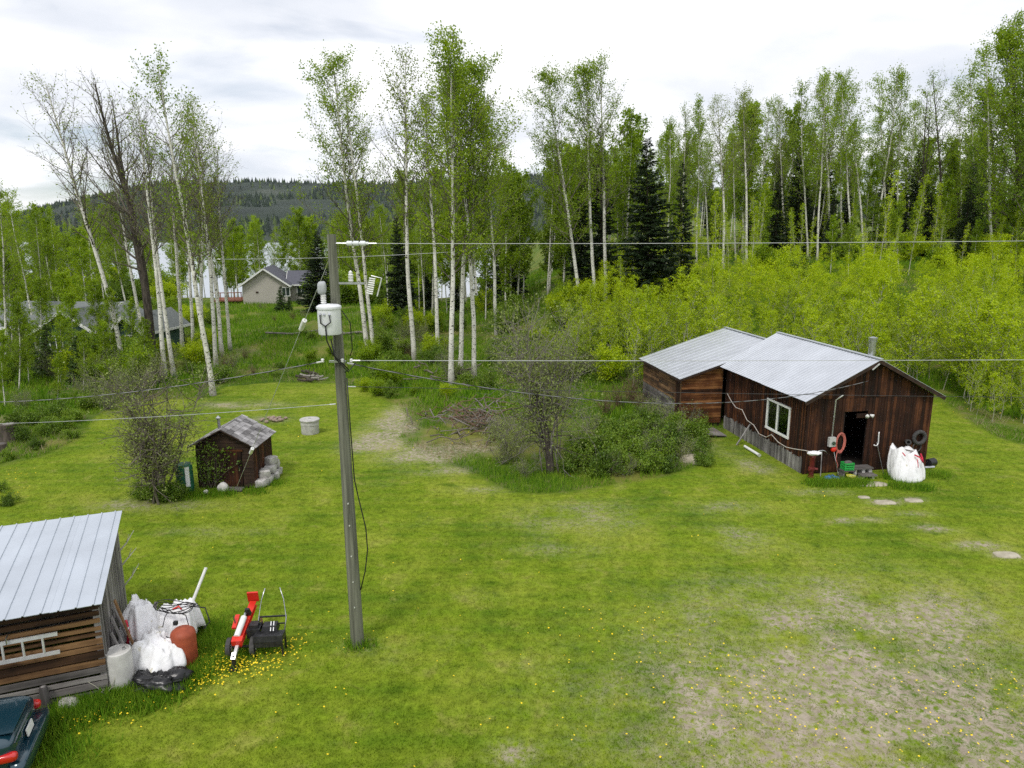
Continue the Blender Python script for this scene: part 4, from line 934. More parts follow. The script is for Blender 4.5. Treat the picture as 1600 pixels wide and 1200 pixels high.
for i, (dx, dy, dz, s) in enumerate(((CW+.16, .15, .14, 1), (CW+.22, .55, .14, 1.1), (CW+.30, 1.0, .15, 1.1), (CW+.18, .48, .40, 1), (CW+.24, .92, .42, 1), (CW+.26, 1.3, .15, 1), (CW+.22, 1.1, .68, .9), (CW+.24, 1.42, .44, .9))):
    o = MB(); o.blob((0, 0, 0), (.20*s, .24*s, .14), 16, 10, .22, 2.4, 40+i, 7.0); o = o.build('stacked_stone', M['rock'], None, 'auto'); o.location = (CX0+dx, CY0+dy, dz); o.rotation_euler = (0, 0, jit(.5))
    tag(o, 'rough grey white block stacked against the cabin wall', 'stone', 'blocks stacked by the cabin')
for i, (px, py, s, lab) in enumerate(((349, 768, .2, 'white stone standing in grass by the cabin door'), (322, 772, .1, 'small white stone beside the green barrel'))):
    o = MB(); o.blob((0, 0, s*.7), (s*.9, s*.7, s*.95), 14, 10, .25, 1.8, 50+i, 2.3); o = o.build('white_stone', simple('white_stone', (.50, .48, .44), (.72, .70, .66), 6, .9), None, True); o.location = at(px, py); tag(o, lab, 'stone')
rg = thing('concrete_well_ring', 'round grey concrete well ring with lid standing on the lawn', 'well', at(485, 677), 0)
MB().lathe([(.38, 0), (.395, .04), (.395, .42), (.41, .43), (.41, .60), (.38, .61)], 28).build('ring', M['concrete'], rg, 'auto')
MB().lathe([(.44, .61), (.45, .63), (.45, .67), (.43, .69), (0, .70)], 28).build('lid', M['concrete'], rg, 'auto'); MB().tube([(-.05, 0, .70), (-.05, 0, .73), (.05, 0, .73), (.05, 0, .70)], .012, 5).build('lifting_loop', M['steel'], rg)
for i in range(26):
    a = random.uniform(0, 6.28); r_ = random.random()**.5; x, y = g0(426, 657); s = random.uniform(.05, .11)
    o = MB(); o.blob((0, 0, s*.5), (s, s*.8, s*.7), 9, 6, .2, 1.6, 60+i, 2.4); o = o.build('heap_stone', simple('fire_ring_stone', (.20, .15, .12), (.40, .31, .25), 6, .95) if i == 0 else M['fire'], None, True)
    if i == 0: M['fire'] = o.data.materials[0]
    o.location = (x+.75*r_*math.cos(a), y+.5*r_*math.sin(a), .12*(1-r_)); tag(o, 'small reddish stone in the heap behind the cabin', 'stone', 'stone heap behind the cabin')

# ------------------------------------------------------------------ power pole
PX, PY = g0(559, 1008)
pole = thing('power_pole', 'greenish wooden power pole carrying a white transformer', 'power pole', (PX, PY, 0), 0)
LEAN = Vector((-.115, 0.0, 9.0))
def pp_(z, dx=0.0, dy=0.0): return Vector((LEAN.x*z/9.0+dx, LEAN.y*z/9.0+dy, z))
t = NT('pole_wood'); g = t.noise(t.coord('Object', (16, 16, .7)), 1.0, 5); c = t.ramp(g, [(.3, (.060, .062, .045)), (.7, (.215, .220, .165))]); M['polewood'] = t.pbr(c, .85, 0, g, .4, .01)
zs = np.linspace(-.2, 8.98, 14); MB().tube([pp_(z) for z in zs], [.148-.0068*z for z in zs], 18).build('shaft', M['polewood'], pole, 'auto')
M['trafo'] = simple('transformer_grey', (.62, .64, .65), (.74, .76, .77), 3, .4, bstr=.05)
TZ = 7.05; tp = pp_(TZ, -.06, -.36)
tf = MB(); tf.lathe([(.215, 0), (.225, .02), (.225, .50)], 28, tp); tf = tf.build('transformer', M['trafo'], pole, 'auto')
MB().lathe([(.24, .50), (.245, .52), (.24, .55), (.19, .58), (0, .60)], 28, tp).build('lid', M['trafo'], tf, 'auto')
bz = [(.045, .56), (.04, .60)]; [bz.extend([(.06, .62+.035*k), (.036, .635+.035*k)]) for k in range(5)]
MB().lathe(bz+[(.03, .80)], 14, tp+Vector((-.10, .02, 0))).build('bushing', M['white_paint'], tf, 'auto')
mb = MB(); mb.blob(tuple(tp+Vector((-.12, .02, .90))), (.085, .08, .13), 14, 9, .12, 2, 5, 3); mb.build('bird_guard', simple('guard_grey', (.33, .35, .36), (.44, .46, .47)), tf, True)
for x in (-.12, -.04, .06): MB().lathe([(.03, 0), (.02, .03)], 8, tp+Vector((x, -.222, .40))).build('terminal', M['steel'], tf)
MB().tube([tp+Vector((-.12, -.235, .40)), tp+Vector((-.11, -.245, .24)), tp+Vector((-.02, -.245, .18)), tp+Vector((-.01, -.24, -.1)), tp+Vector((.06, -.1, -.4)), tp+Vector((.28, .2, -.75)), tp+Vector((.20, .22, -.82))], .014, 6).build('lead_cable', M['black'], tf, True)
MB().tube([tp+Vector((.06, -.235, .40)), tp+Vector((.08, -.245, .26)), tp+Vector((-.02, -.25, .18))], .012, 6).build('lead_cable', M['black'], tf, True)
MB().tube([tp+Vector((.02, -.05, -.1)), tp+Vector((.08, 0, -.5)), tp+Vector((.3, .1, -.78)), tp+Vector((.42, .25, -.62))], .014, 6).build('lead_cable', M['black'], tf, True)
MB().tube([tp+Vector((.23, .1, .45)), tp+Vector((.36, .2, .2)), tp+Vector((.36, .28, -.35)), tp+Vector((.3, .3, -.5))], .010, 6).build('lead_cable', M['black'], tf, True)
for z in (.08, .42): MB().box(tp+Vector((.06, .22, z)), (.1, .14, .06)).build('hanger', M['steel'], tf)
MB().bar(pp_(8.02, .08), pp_(8.02, .62), .05, .04).build('bracket_arm', M['steel'], pole)
ins = [(.03, 0)]; [ins.extend([(.055, .03+.03*k), (.035, .045+.03*k)]) for k in range(5)]
MB().lathe(ins+[(.04, .20), (.0, .24)], 12, pp_(8.04, .33)).build('post_insulator', M['white_paint'], pole, 'auto')
co = MB(); 
for k in range(8): co.tube([pp_(8.12-.042*k, .70-.010*k, 0), pp_(8.10-.042*k, .82-.010*k, 0)], .016, 8)
co = co.build('fuse_cutout', M['white_paint'], pole); 
MB().tube([pp_(8.17, .74), pp_(8.12, .95), pp_(7.76, .84)], .014, 6).build('fuse_tube', M['alu'], co)
MB().tube([pp_(8.80, .08), pp_(8.80, .30)], .022, 8).build('eye_bolt', M['steel'], pole)
de = MB(); 
for k in range(3): de.tube([pp_(8.80, .30+.13*k), pp_(8.80, .40+.13*k)], .05, 12)
de.tube([pp_(8.80, .28), pp_(8.80, .72)], .03, 8); de.build('dead_end_insulator', M['trafo'], pole, 'auto')
rack = MB(); rack.box(pp_(6.46, .0, -.15), (.34, .05, .04)); rack = rack.build('wire_rack', M['steel'], pole)
for x in (-.30, .10, .28): MB().lathe([(.02, -.04), (.036, -.02), (.024, 0), (.036, .02), (.02, .04)], 10, pp_(6.48, x, -.16)).build('spool', M['white_paint'], rack, True)
pts = [pp_(6.1, .14, -.05), pp_(5.0, .145, -.03), pp_(3.9, .16, -.02), pp_(3.5, .22, -.02), pp_(2.8, .34, -.02), pp_(2.3, .35, -.02), pp_(1.8, .27, -.02), pp_(1.35, .145, -.02)]
MB().tube(pts, .013, 6).build('loose_cable', M['black'], pole, True)
for z in (1.0, 1.6, 2.2, 2.9, 3.4): MB().box(pp_(z, .02, -.15+.0068*z), (.03, .01, .03)).build('staple', M['alu'], pole)
PT = lambda z, dx=0.0, dy=0.0: Vector((PX, PY, 0))+pp_(z, dx, dy)
def wire(name, label, cat, a, b, sag, r, mat, n=28, twist=False, group=None):
    a, b = Vector(a), Vector(b); o = thing(name, label, cat, tuple(a), 0, group); pts = []
    for i in range(n+1):
        f = i/n; p = a.lerp(b, f)-a; p.z -= sag*4*f*(1-f); pts.append(p)
    MB().tube(pts, r, 6).build('conductor', mat, o, True)
    MB().tube([pts[0], pts[0]+(pts[1]-pts[0]).normalized()*.16], r*2.2, 6).build('clamp', M['alu'], o)
    if twist:
        tw = []
        for i in range(n*6+1):
            f = i/(n*6); p = a.lerp(b, f)-a; p.z -= sag*4*f*(1-f); L = (b-a).length*f*7
            tw.append(p+Vector((0, math.cos(L)*r*1.6, math.sin(L)*r*1.6)))
        MB().tube(tw, r*.9, 5).build('twisted_conductor', M['black'], o, True)
    return o
M['wire'] = simple('aluminium_wire', (.42, .43, .44), (.54, .55, .56), 4, .5, .3, .02)
yd0 = PY+.05
M['cabl'] = simple('weathered_cable', (.17, .17, .17), (.30, .30, .30), 4, .6)
M['dkwire'] = simple('dark_wire', (.03, .03, .03), (.06, .06, .06), 4, .7)
yR = PY+.1; xr = lambda px, py: (x_at(px, py, yR), yR, z_at(px, py, yR))
wire('overhead_wire', 'topmost pale wire running from the pole insulator over the forest', 'wire', PT(8.80, .72), xr(2300, 366), .06, .0065, M['wire'], 40)
wire('overhead_wire', 'pale wire from the pole rack passing over the workshop roof', 'wire', PT(6.48, .30, -.16), (x_at(2300, 558, yR), yR, z_at(2300, 558, yR)), .03, .0065, M['wire'], 40)
gp = on_shed(SW/2-.5, -.40, 3.65)
gmid = on_shed(-.2, .2, 2.6)
wire('service_cable', 'twisted service cable sagging from the pole to the workshop roof', 'cable', PT(6.42, .18, -.12), gp, .85, .009, M['cabl'], 40, True)
yb = 24.0
wire('overhead_wire', 'thin dark wire crossing level before the workshop gable', 'wire', (PX+.05, yd0, z_at(546, 604, yd0)), (x_at(2000, 624, yb), yb, z_at(2000, 624, yb)), .05, .006, M['dkwire'], 40)
yl = 22.0
wire('service_cable', 'dark twisted cable running from the pole toward the green house', 'cable', PT(6.46, -.30, -.16), (x_at(-160, 626, yl), yl, z_at(-160, 626, yl)), .35, .008, M['cabl'], 40, True)
wire('overhead_wire', 'lower pale wire running from the pole over the little cabin', 'wire', PT(5.55, -.12, -.05), (x_at(-160, 664, yl), yl, z_at(-160, 664, yl)), .12, .006, M['wire'], 40)
wire('overhead_wire', 'faint far wire crossing before the lakeside trees', 'wire', (x_at(340, 405, 40), 40, z_at(340, 405, 40)), (x_at(700, 394, 40), 40, z_at(700, 394, 40)), .1, .012, M['wire'], 20)
gxx, gyy = g0(368, 766)
gw = thing('guy_wire', 'steel guy wire with two white markers from pole top to cabin', 'guy wire', (gxx, gyy, 0), 0)
ga = Vector((0, 0, 0)); gb_ = PT(8.45, -.09)-Vector((gxx, gyy, 0))
MB().tube([ga, gb_], .008, 6).build('strand', M['wire'], gw)
def guy_mark(px):
    best = min(np.linspace(0, 1, 400), key=lambda f: abs(800+FPX*(gxx+gb_.x*f)/((gyy+gb_.y*f)*math.cos(PITCH)-(gb_.z*f-CAM_H)*math.sin(PITCH))-px)); return best
for px in (393, 473):
    f = guy_mark(px); MB().tube([gb_*(f-.014), gb_*(f+.014)], .055, 10).build('marker', M['white_paint'], gw, 'auto'); 
MB().tube([(0, 0, -.05), (.06, -.04, .15)], .015, 6).build('anchor_rod', M['steel'], gw)
MB().tube([gb_*(.985), gb_], .02, 6).build('clamp', M['steel'], gw)

# ------------------------------------------------------------------ houses beyond the trees
def house_windows(parent, spots, face, mat_frame):
    for (u0, u1, z0, z1) in spots:
        f = MB(); w = .09
        def P(u_, d, z_): return face(u_, d, z_)
        for (a, b2, c_, d_) in ((u0, u1, z0-w/2, z0+w/2), (u0, u1, z1-w/2, z1+w/2), (u0-w/2, u0+w/2, z0, z1), (u1-w/2, u1+w/2, z0, z1), ((u0+u1)/2-w/3, (u0+u1)/2+w/3, z0, z1)):
            q = [P(a, -.06, c_), P(b2, -.06, c_), P(b2, -.06, d_), P(a, -.06, d_), P(a, .02, c_), P(b2, .02, c_), P(b2, .02, d_), P(a, .02, d_)]
            f.add(q, [(0, 1, 2, 3), (4, 7, 6, 5), (0, 4, 5, 1), (1, 5, 6, 2), (2, 6, 7, 3), (3, 7, 4, 0)])
        f = f.build('window', mat_frame, parent)
        pn = MB(); q = [P(u0, -.03, z0), P(u1, -.03, z0), P(u1, -.03, z1), P(u0, -.03, z1), P(u0, -.01, z0), P(u1, -.01, z0), P(u1, -.01, z1), P(u0, -.01, z1)]
        pn.add(q, [(0, 1, 2, 3), (4, 7, 6, 5), (0, 4, 5, 1), (1, 5, 6, 2), (2, 6, 7, 3), (3, 7, 4, 0)]); pn.build('pane', M['darkpane'], f)
M['darkpane'] = NT('dark_pane').pbr((.03, .04, .045), .06, 0, spec=.7)
M['beige'] = simple('beige_siding', (.40, .37, .33), (.47, .44, .39), 3, .8, stretch=(.3, .3, 8), bstr=.3)
M['slate'] = simple('dark_shingle_roof', (.060, .062, .078), (.115, .115, .140), 9, .85)
M['greensid'] = simple('green_siding', (.030, .070, .052), (.055, .105, .080), 3, .75, stretch=(.3, .3, 8))
M['grnroof'] = simple('grey_shingle_roof', (.11, .125, .12), (.19, .205, .20), 9, .85)
def gable_house(h, x0, x1, y0, y1, ev, pk, wall, roof, ov=.45, axis='y', base=0.0):
    """box with a gable roof; axis = direction of the ridge"""
    b = MB(); w = x1-x0
    if axis == 'y':
        b.prism([(x0, base), (x1, base), (x1, ev), ((x0+x1)/2, pk), (x0, ev)], y0, y1, 'y'); mid = (x0+x1)/2; sl = (pk-ev)/(w/2)
    else:
        b.prism([(y0, base), (y1, base), (y1, ev), ((y0+y1)/2, pk), (y0, ev)], x0, x1, 'x'); mid = (y0+y1)/2; sl = (pk-ev)/((y1-y0)/2)
    b.build('wall', wall, h)
    for s in (-1, 1):
        r_ = MB()
        if axis == 'y':
            xe = x0-ov if s < 0 else x1+ov; zt = ev-sl*ov
            q = [(xe, y0-ov, zt), (xe, y1+ov, zt), (mid, y1+ov, pk), (mid, y0-ov, pk)]
        else:
            ye = y0-ov if s < 0 else y1+ov; zt = ev-sl*ov
            q = [(x0-ov, ye, zt), (x1+ov, ye, zt), (x1+ov, mid, pk), (x0-ov, mid, pk)]
        r_.add([(a, b2, c_+.03) for a, b2, c_ in q]+[(a, b2, c_+.20) for a, b2, c_ in q], [(0, 3, 2, 1), (4, 5, 6, 7), (0, 1, 5, 4), (1, 2, 6, 5), (2, 3, 7, 6), (3, 0, 4, 7)])
        rr = r_.build('roof', roof, h)
        f = MB()
        if axis == 'y':
            f.bar((xe, y0-ov-.02, zt+.10), (mid, y0-ov-.02, pk+.10), .05, .20); f.bar((xe+s*.02, y0-ov, zt+.1), (xe+s*.02, y1+ov, zt+.1), .05, .18)
        else:
            f.bar((x0-ov, ye+s*.02, zt+.1), (x1+ov, ye+s*.02, zt+.1), .05, .18)
            for xx in (x0-ov-.02, x1+ov+.02): f.bar((xx, ye, zt+.10), (xx, mid, pk+.10), .05, .20)
        f.build('fascia', M['white_paint'], rr)
bhx, bhy = ground_hit(418, 474)
bz0 = float(terrain(bhx, bhy))
bh = thing('beige_house', 'beige bungalow with dark shingle roof standing before the lake', 'house', (bhx, bhy, bz0), R(12))
sc_ = bhy/1109.0
gw_ = 66*sc_
gable_house(bh, -gw_/2-.2, gw_/2-.2, 0, 11, 2.4, 4.35, M['beige'], M['slate'], .5, 'y', -.4)
gable_house(bh, gw_/2-.2, gw_/2+4.2, 3.2, 9.5, 2.2, 3.7, M['beige'], M['slate'], .4, 'x', -.4)
house_windows(bh, [(1.9, 2.9, .9, 2.0)], lambda u_, d, z_: (u_, d, z_), M['white_paint']); house_windows(bh, [(gw_/2+.8, gw_/2+1.9, .8, 2.0)], lambda u_, d, z_: (u_, 3.2+d, z_), M['white_paint'])
MB().box((gw_/2+3.2, 3.15, 1.0), (1.4, .08, 2.1)).build('garage_door', simple('tan_door', (.32, .20, .15), (.4, .26, .2)), bh)
MB().box((-1.2, -.04, 1.45), (.3, .08, .18)).build('vent', M['trim'], bh)
M['deck'] = wood('red_deck', (.14, .05, .03), (.26, .10, .06), (.36, .16, .10), 'x')
MB().box((-gw_/2-2.2, 3, .35), (3.6, 5, .12)).build('deck', M['deck'], bh)
for i in range(5): MB().box((-gw_/2-3.9+.85*i, .55, .9), (.1, .1, 1.1)).build('railing_post', M['deck'], bh)
MB().box((-gw_/2-2.2, .55, 1.4), (3.6, .08, .1)).build('railing', M['deck'], bh)
ghx, ghy = ground_hit(150, 560); ghx -= 3.2; gz0 = float(terrain(ghx, ghy))
gh = thing('green_house', 'dark green house with white window trim hidden among the trees', 'house', (ghx, ghy, gz0), R(-6))
s_ = ghy/1109.0
gable_house(gh, -9.2, 2.0, 1.5, 8.5, 2.1, 3.5, M['greensid'], M['grnroof'], .5, 'x', -.4)
gable_house(gh, -.2, 4.6, -1.0, 6.0, 1.95, 3.5, M['greensid'], M['grnroof'], .4, 'y', -.4)
gable_house(gh, 4.6, 6.9, .5, 6.0, 2.0, 3.0, M['greensid'], M['grnroof'], .35, 'y', -.4)
house_windows(gh, [(.8, 1.8, .7, 1.8), (2.4, 3.6, .7, 1.8)], lambda u_, d, z_: (u_, -1.0+d, z_), M['white_paint'])
house_windows(gh, [(-7.9, -6.6, .7, 1.8), (-4.6, -3.2, .7, 1.8)], lambda u_, d, z_: (u_, 1.5+d, z_), M['white_paint'])
house_windows(gh, [(5.6, 6.3, .6, 1.7)], lambda u_, d, z_: (u_, .5+d, z_), M['white_paint'])
MB().box((-2.0, 1.44, .75), (.95, .08, 2.0)).build('door', M['white_paint'], gh)
MB().lathe([(.1, 0), (.1, .5), (.14, .5), (.14, .56)], 8, (6.0, 3.2, 2.9)).build('roof_vent', M['steel'], gh)

# ------------------------------------------------------------------ stumps, logs, brush
for i, (px, py, r_, h) in enumerate(((17, 690, .36, .80), (3, 706, .24, .35))):
    o = thing('tree_stump', ('tall weathered grey tree stump among the weeds', 'low dark tree stump beside the taller stump')[i], 'stump', at(px, py), 0)
    MB().lathe([(r_*1.35, -.1), (r_*1.1, .1), (r_, h*.5), (r_*.95, h), (r_*.7, h+.02), (0, h+.015)], 12).build('trunk', M['dark_bark'], o, 'auto'); MB().lathe([(r_*.6, h+.02), (0, h+.03)], 12).build('cut_face', M['grey_h'], o)
def log_thing(lab, px, py, L, r_, rz, grp, mat, z=0.0, tilt=0.0):
    x, y = ground_hit(px, py); o = thing('fallen_log', lab, 'log', (x, y, float(terrain(x, y))+r_*.8+z), rz, grp)
    m_ = MB(); m_.tube([(-L/2, 0, -tilt), (-L/6, .10*L*jit(1), .05*L*jit(1)), (L/6, .10*L*jit(1), .05*L*jit(1)), (L/2, 0, tilt)], [r_, r_*.95, r_*.9, r_*.75], 8); m_.build('trunk', mat, o, True)
    MB().tube([(L*.1, 0, 0), (L*.14, .1, r_*3)], [r_*.4, r_*.2], 5).build('branch_stub', mat, o)
log_thing('long pale pole lying across the grassy bank', 590, 527, 9, .10, R(4), 'poles on the bank', M['grey_twig'])
log_thing('long pale pole lying across the grassy bank', 480, 522, 7, .08, R(-4), 'poles on the bank', M['grey_twig'])
for i in range(9): log_thing('dark broken log in the small wood pile at the lawn end', 478+jit(18), 592+jit(5), random.uniform(.8, 1.8), random.uniform(.05, .10), jit(1.2), 'small wood pile', M['dark_bark'] if i % 3 else M['aspen_bark'], .06*i*.4, jit(.15))
for i in range(170): log_thing('weathered grey branch in the big brush heap', 748+random.gauss(0, 36), 664+random.gauss(0, 14), random.uniform(.6, 1.9), random.uniform(.010, .034), jit(1.6), 'brush heap by the bushes', (M['grey_twig'], M['twig'], M['red_twig'])[i % 3], random.uniform(0, .6), jit(.35))
for i in range(14): log_thing('dark dry branch in the brush behind the aspens', 690+random.gauss(0, 30), 592+random.gauss(0, 6), random.uniform(.9, 2.2), random.uniform(.03, .07), jit(1.6), 'brush behind the aspens', M['twig'], random.uniform(0, .4), jit(.2))
o = MB(); o.blob((0, 0, .12), (.42, .26, .24), 16, 10, .22, 1.7, 71, 2.5); o = o.build('boulder', simple('boulder_tan', (.28, .24, .18), (.46, .41, .32), 5, .95), None, True); o.location = at(1079, 724); tag(o, 'tan boulder at the lawn edge below the bushes', 'boulder')
# ------------------------------------------------------------------ vegetation builders
def frames(n, r):
    """n random orthonormal pairs"""
    a = r.normal(size=(n, 3)); a /= np.linalg.norm(a, axis=1)[:, None]
    b = r.normal(size=(n, 3)); b -= a*(a*b).sum(1)[:, None]; b /= np.linalg.norm(b, axis=1)[:, None]
    return a, b
def leaf_mesh(name, P, size, mat, r, aspect=0.75):
    n = len(P); a, b = frames(n, r); s = size*r.uniform(.7, 1.25, n)[:, None]
    V = np.stack([P-a*s*.5, P+b*s*.5*aspect, P+a*s*.5, P-b*s*.5*aspect], 1).reshape(-1, 3)
    return mesh_np(name, V, [np.arange(n*4).reshape(n, 4)], mat)
class Wood:
    """tapered tubes collected with numpy"""
    def __init__(s): s.V = []; s.F = []; s.M = []; s.n = 0
    def tube(s, pts, rad, sides, mi=0):
        P = np.asarray(pts, float); k = len(P); rad = np.asarray(rad, float)
        T = np.gradient(P, axis=0); T /= np.maximum(np.linalg.norm(T, axis=1), 1e-9)[:, None]
        ref = np.array([1., .13, .07]) if abs(T[0, 0]) < .8 else np.array([.1, 1., .1])
        U = ref-T*(T@ref)[:, None]; U /= np.linalg.norm(U, axis=1)[:, None]; W = np.cross(T, U)
        th = np.arange(sides)*2*math.pi/sides
        ring = P[:, None, :]+rad[:, None, None]*(U[:, None, :]*np.cos(th)[None, :, None]+W[:, None, :]*np.sin(th)[None, :, None])
        i = np.arange(k-1)[:, None]*sides; j = np.arange(sides)[None, :]; j2 = (j+1) % sides
        s.V.append(ring.reshape(-1, 3)); s.F.append(s.n+np.stack([i+j, i+j2, i+sides+j2, i+sides+j], -1).reshape(-1, 4)); s.M.append(np.full((k-1)*sides, mi)); s.n += k*sides
    def mesh(s, name, mats): return mesh_np(name, np.concatenate(s.V), [np.concatenate(s.F)], mats, True, np.concatenate(s.M))
def unit(v): return v/max(np.linalg.norm(v), 1e-9)
def curve(p, d, L, n, wob, r, up=0.0):
    pts = [np.array(p, float)]; d = unit(np.array(d, float))
    for i in range(n):
        d = unit(d+r.normal(size=3)*wob+np.array([0, 0, up])); pts.append(pts[-1]+d*L/n)
    return np.array(pts)
def make_aspen(seed, H=20.0, base=.42, spread=.115, nb=46, leaves=26, leafsize=.13, leafmat_='leaf', bark='aspen_bark', r0=.175, gap=.15, droop=0.0, wob=.02, fork=False, twigmat='twig', sub=(5, 8)):
    r = np.random.default_rng(seed); w = Wood(); LP = []
    trunks = [(np.zeros(3), np.array([0, 0, 1.]), H, r0, base)]
    if fork: trunks.append((np.array([0, 0, H*.30]), unit(np.array([.10, .03, 1.])), H*.66, r0*.62, .18))
    for (p0, d0, h, rr, bs) in trunks:
        tr = curve(p0, d0, h, 14, wob, r, .03); f = np.linspace(0, 1, 15)
        rad = rr*(1-f*.93)**.75; rad[0] *= 1.35 if p0[2] < .1 else 1
        mid = int(15*.72)
        w.tube(tr[:mid+1], rad[:mid+1], 9, 0); w.tube(tr[mid:], rad[mid:], 6, 0 if bark != 'aspen_bark' else 0)
        az0 = r.uniform(0, 6.28)
        for k in range(nb if p0[2] < .1 else nb//2):
            t_ = bs+(.985-bs)*((k+r.random())/nb if p0[2] < .1 else r.random())
            i = min(int(t_*14), 13); q = tr[i]+(tr[i+1]-tr[i])*(t_*14-i)
            prof = math.sin(math.pi*min(1, .10+.90*((t_-bs)/(1-bs))**.75))**.7
            L = H*spread*(.28+.95*prof)*r.uniform(.6, 1.3)
            a = az0+k*2.4+r.normal()*.5; el = R(r.uniform(22, 58)+12*t_) - droop
            d = np.array([math.cos(a)*math.cos(el), math.sin(a)*math.cos(el), math.sin(el)])
            br = curve(q, d, L, 5, .13, r, .10); rb = max(.012, rad[i]*.36)
            w.tube(br, rb*(1-np.linspace(0, .85, 6)), 5, 1)
            leafy = r.random() > gap; ns = r.integers(*sub)
            for m_ in range(ns):
                g_ = .25+.75*(m_+r.random())/ns; ii = min(int(g_*5), 4); q2 = br[ii]+(br[ii+1]-br[ii])*(g_*5-ii)
                d2 = unit(unit(br[ii+1]-br[ii])*.7+r.normal(size=3)*.6+np.array([0, 0, .25])); L2 = L*r.uniform(.22, .45)
                b2 = curve(q2, d2, L2, 3, .2, r, .06); w.tube(b2, rb*.35*np.array([1, .75, .5, .25]), 3, 1)
                if not leafy or r.random() < gap*.6:
                    nl = max(1, leaves//6)
                else: nl = int(leaves*r.uniform(.55, 1.5))
                g3 = r.random(nl)*3; i3 = np.minimum(g3.astype(int), 2); pp3 = b2[i3]+(b2[i3+1]-b2[i3])*(g3-i3)[:, None]
                LP.append(pp3+r.normal(size=(nl, 3))*np.array([.17, .17, .14])*(H/20)**.5)
    name = 'trunk'
    return w.mesh(name, [M[bark], M[twigmat]]), leaf_mesh('crown', np.concatenate(LP), leafsize, M[leafmat_], r)
def make_spruce(seed, H=13.0, width=.17, mat='needle', dens=1.0, low=.05):
    r = np.random.default_rng(seed); w = Wood(); w.tube(curve((0, 0, 0), (0, 0, 1), H, 10, .006, r), .15*(H/13)*(1-np.linspace(0, .95, 11)), 8, 0)
    Vs = []; nw = int(40*dens)
    for k in range(nw):
        t_ = low+(1-low)*(k/nw)**.92
        L0 = H*width*(1-t_)**.85+.10
        for m_ in range(int(6+3*(1-t_))):
            a = r.uniform(0, 6.28); L = L0*r.uniform(.65, 1.12); dr = R(r.uniform(-28, -8)+38*t_)
            d = np.array([math.cos(a)*math.cos(dr), math.sin(a)*math.cos(dr), math.sin(dr)]); p = np.array([0, 0, H*t_+r.normal()*.08])
            br = curve(p, d, L, 4, .05, r, .05)
            if m_ % 2 == 0: w.tube(br, .025*(1-np.linspace(0, .8, 5)), 3, 0)
            n = max(5, int(L*17*dens)); f = r.random(n)**.75*4; i = np.minimum(f.astype(int), 3); q = br[i]+(br[i+1]-br[i])*(f-i)[:, None]
            side = np.array([-math.sin(a), math.cos(a), 0]); sg = r.choice([-1., 1.], n)[:, None]
            dd = d*r.uniform(.3, .9, n)[:, None]+side*sg*r.uniform(.2, .8, n)[:, None]+np.array([0, 0, -.35])+r.normal(size=(n, 3))*.2
            dd /= np.linalg.norm(dd, axis=1)[:, None]; ln = r.uniform(.20, .42, n)[:, None]*(.55+.6*(1-t_))
            wd = np.cross(dd, r.normal(size=(n, 3))); wd /= np.linalg.norm(wd, axis=1)[:, None]; wd *= ln*.17
            Vs.append(np.stack([q-wd*.5, q+dd*ln*.5-wd, q+dd*ln, q+dd*ln*.5+wd], 1).reshape(-1, 3))
    V = np.concatenate(Vs); return w.mesh('trunk', [M['spruce_bark']]), mesh_np('crown', V, [np.arange(len(V)).reshape(-1, 4)], M[mat])
def make_shrub(seed, H=1.5, W=1.0, stems=9, leaves=40, leafsize=.09, leafm='leaf_bush', twig='twig', sub=5, wild=.16, r0=.014, up=.04, lean=(.15, .55)):
    r = np.random.default_rng(seed); w = Wood(); LP = []
    for k in range(stems):
        a = r.uniform(0, 6.28); o = r.uniform(*lean)*W/H*1.6
        d = np.array([math.cos(a)*o, math.sin(a)*o, 1.0]); L = H*r.uniform(.65, 1.1)
        st_ = curve((r.normal()*.09*W, r.normal()*.09*W, -.05), d, L, 6, wild, r, up); rr = r0*r.uniform(.6, 1.3)
        w.tube(st_, rr*(1-np.linspace(0, .8, 7)), 5, 0)
        for m_ in range(sub):
            g_ = .25+.75*r.random(); ii = min(int(g_*6), 5); q = st_[ii]+(st_[ii+1]-st_[ii])*(g_*6-ii)
            b2 = curve(q, unit(st_[ii+1]-st_[ii])*.6+r.normal(size=3)*.6, L*r.uniform(.18, .42), 4, .22, r, .03); w.tube(b2, rr*.5*np.array([1, .8, .6, .4, .2]), 3, 0)
            for e in range(2):
                b3 = curve(b2[2+e], r.normal(size=3)*.8+unit(b2[-1]-b2[0]), L*r.uniform(.08, .2), 2, .2, r, .02); w.tube(b3, rr*.28*np.array([1, .6, .25]), 3, 0)
                nl = int(leaves/2*r.uniform(.4, 1.5)); LP.append(b3[r.integers(0, 3, nl)]+r.normal(size=(nl, 3))*.075*max(H, .8)**.5*1.2)
            nl = int(leaves*r.uniform(.3, 1.3)); g3 = r.random(nl)*4; i3 = np.minimum(g3.astype(int), 3); LP.append(b2[i3]+(b2[i3+1]-b2[i3])*(g3-i3)[:, None]+r.normal(size=(nl, 3))*.07*max(H, .8)**.5*1.2)
    P = np.concatenate(LP) if LP else np.zeros((1, 3)); P[:, 2] = np.maximum(P[:, 2], .03)
    return w.mesh('stems', [M[twig]]), leaf_mesh('foliage', P, leafsize, M[leafm], r)

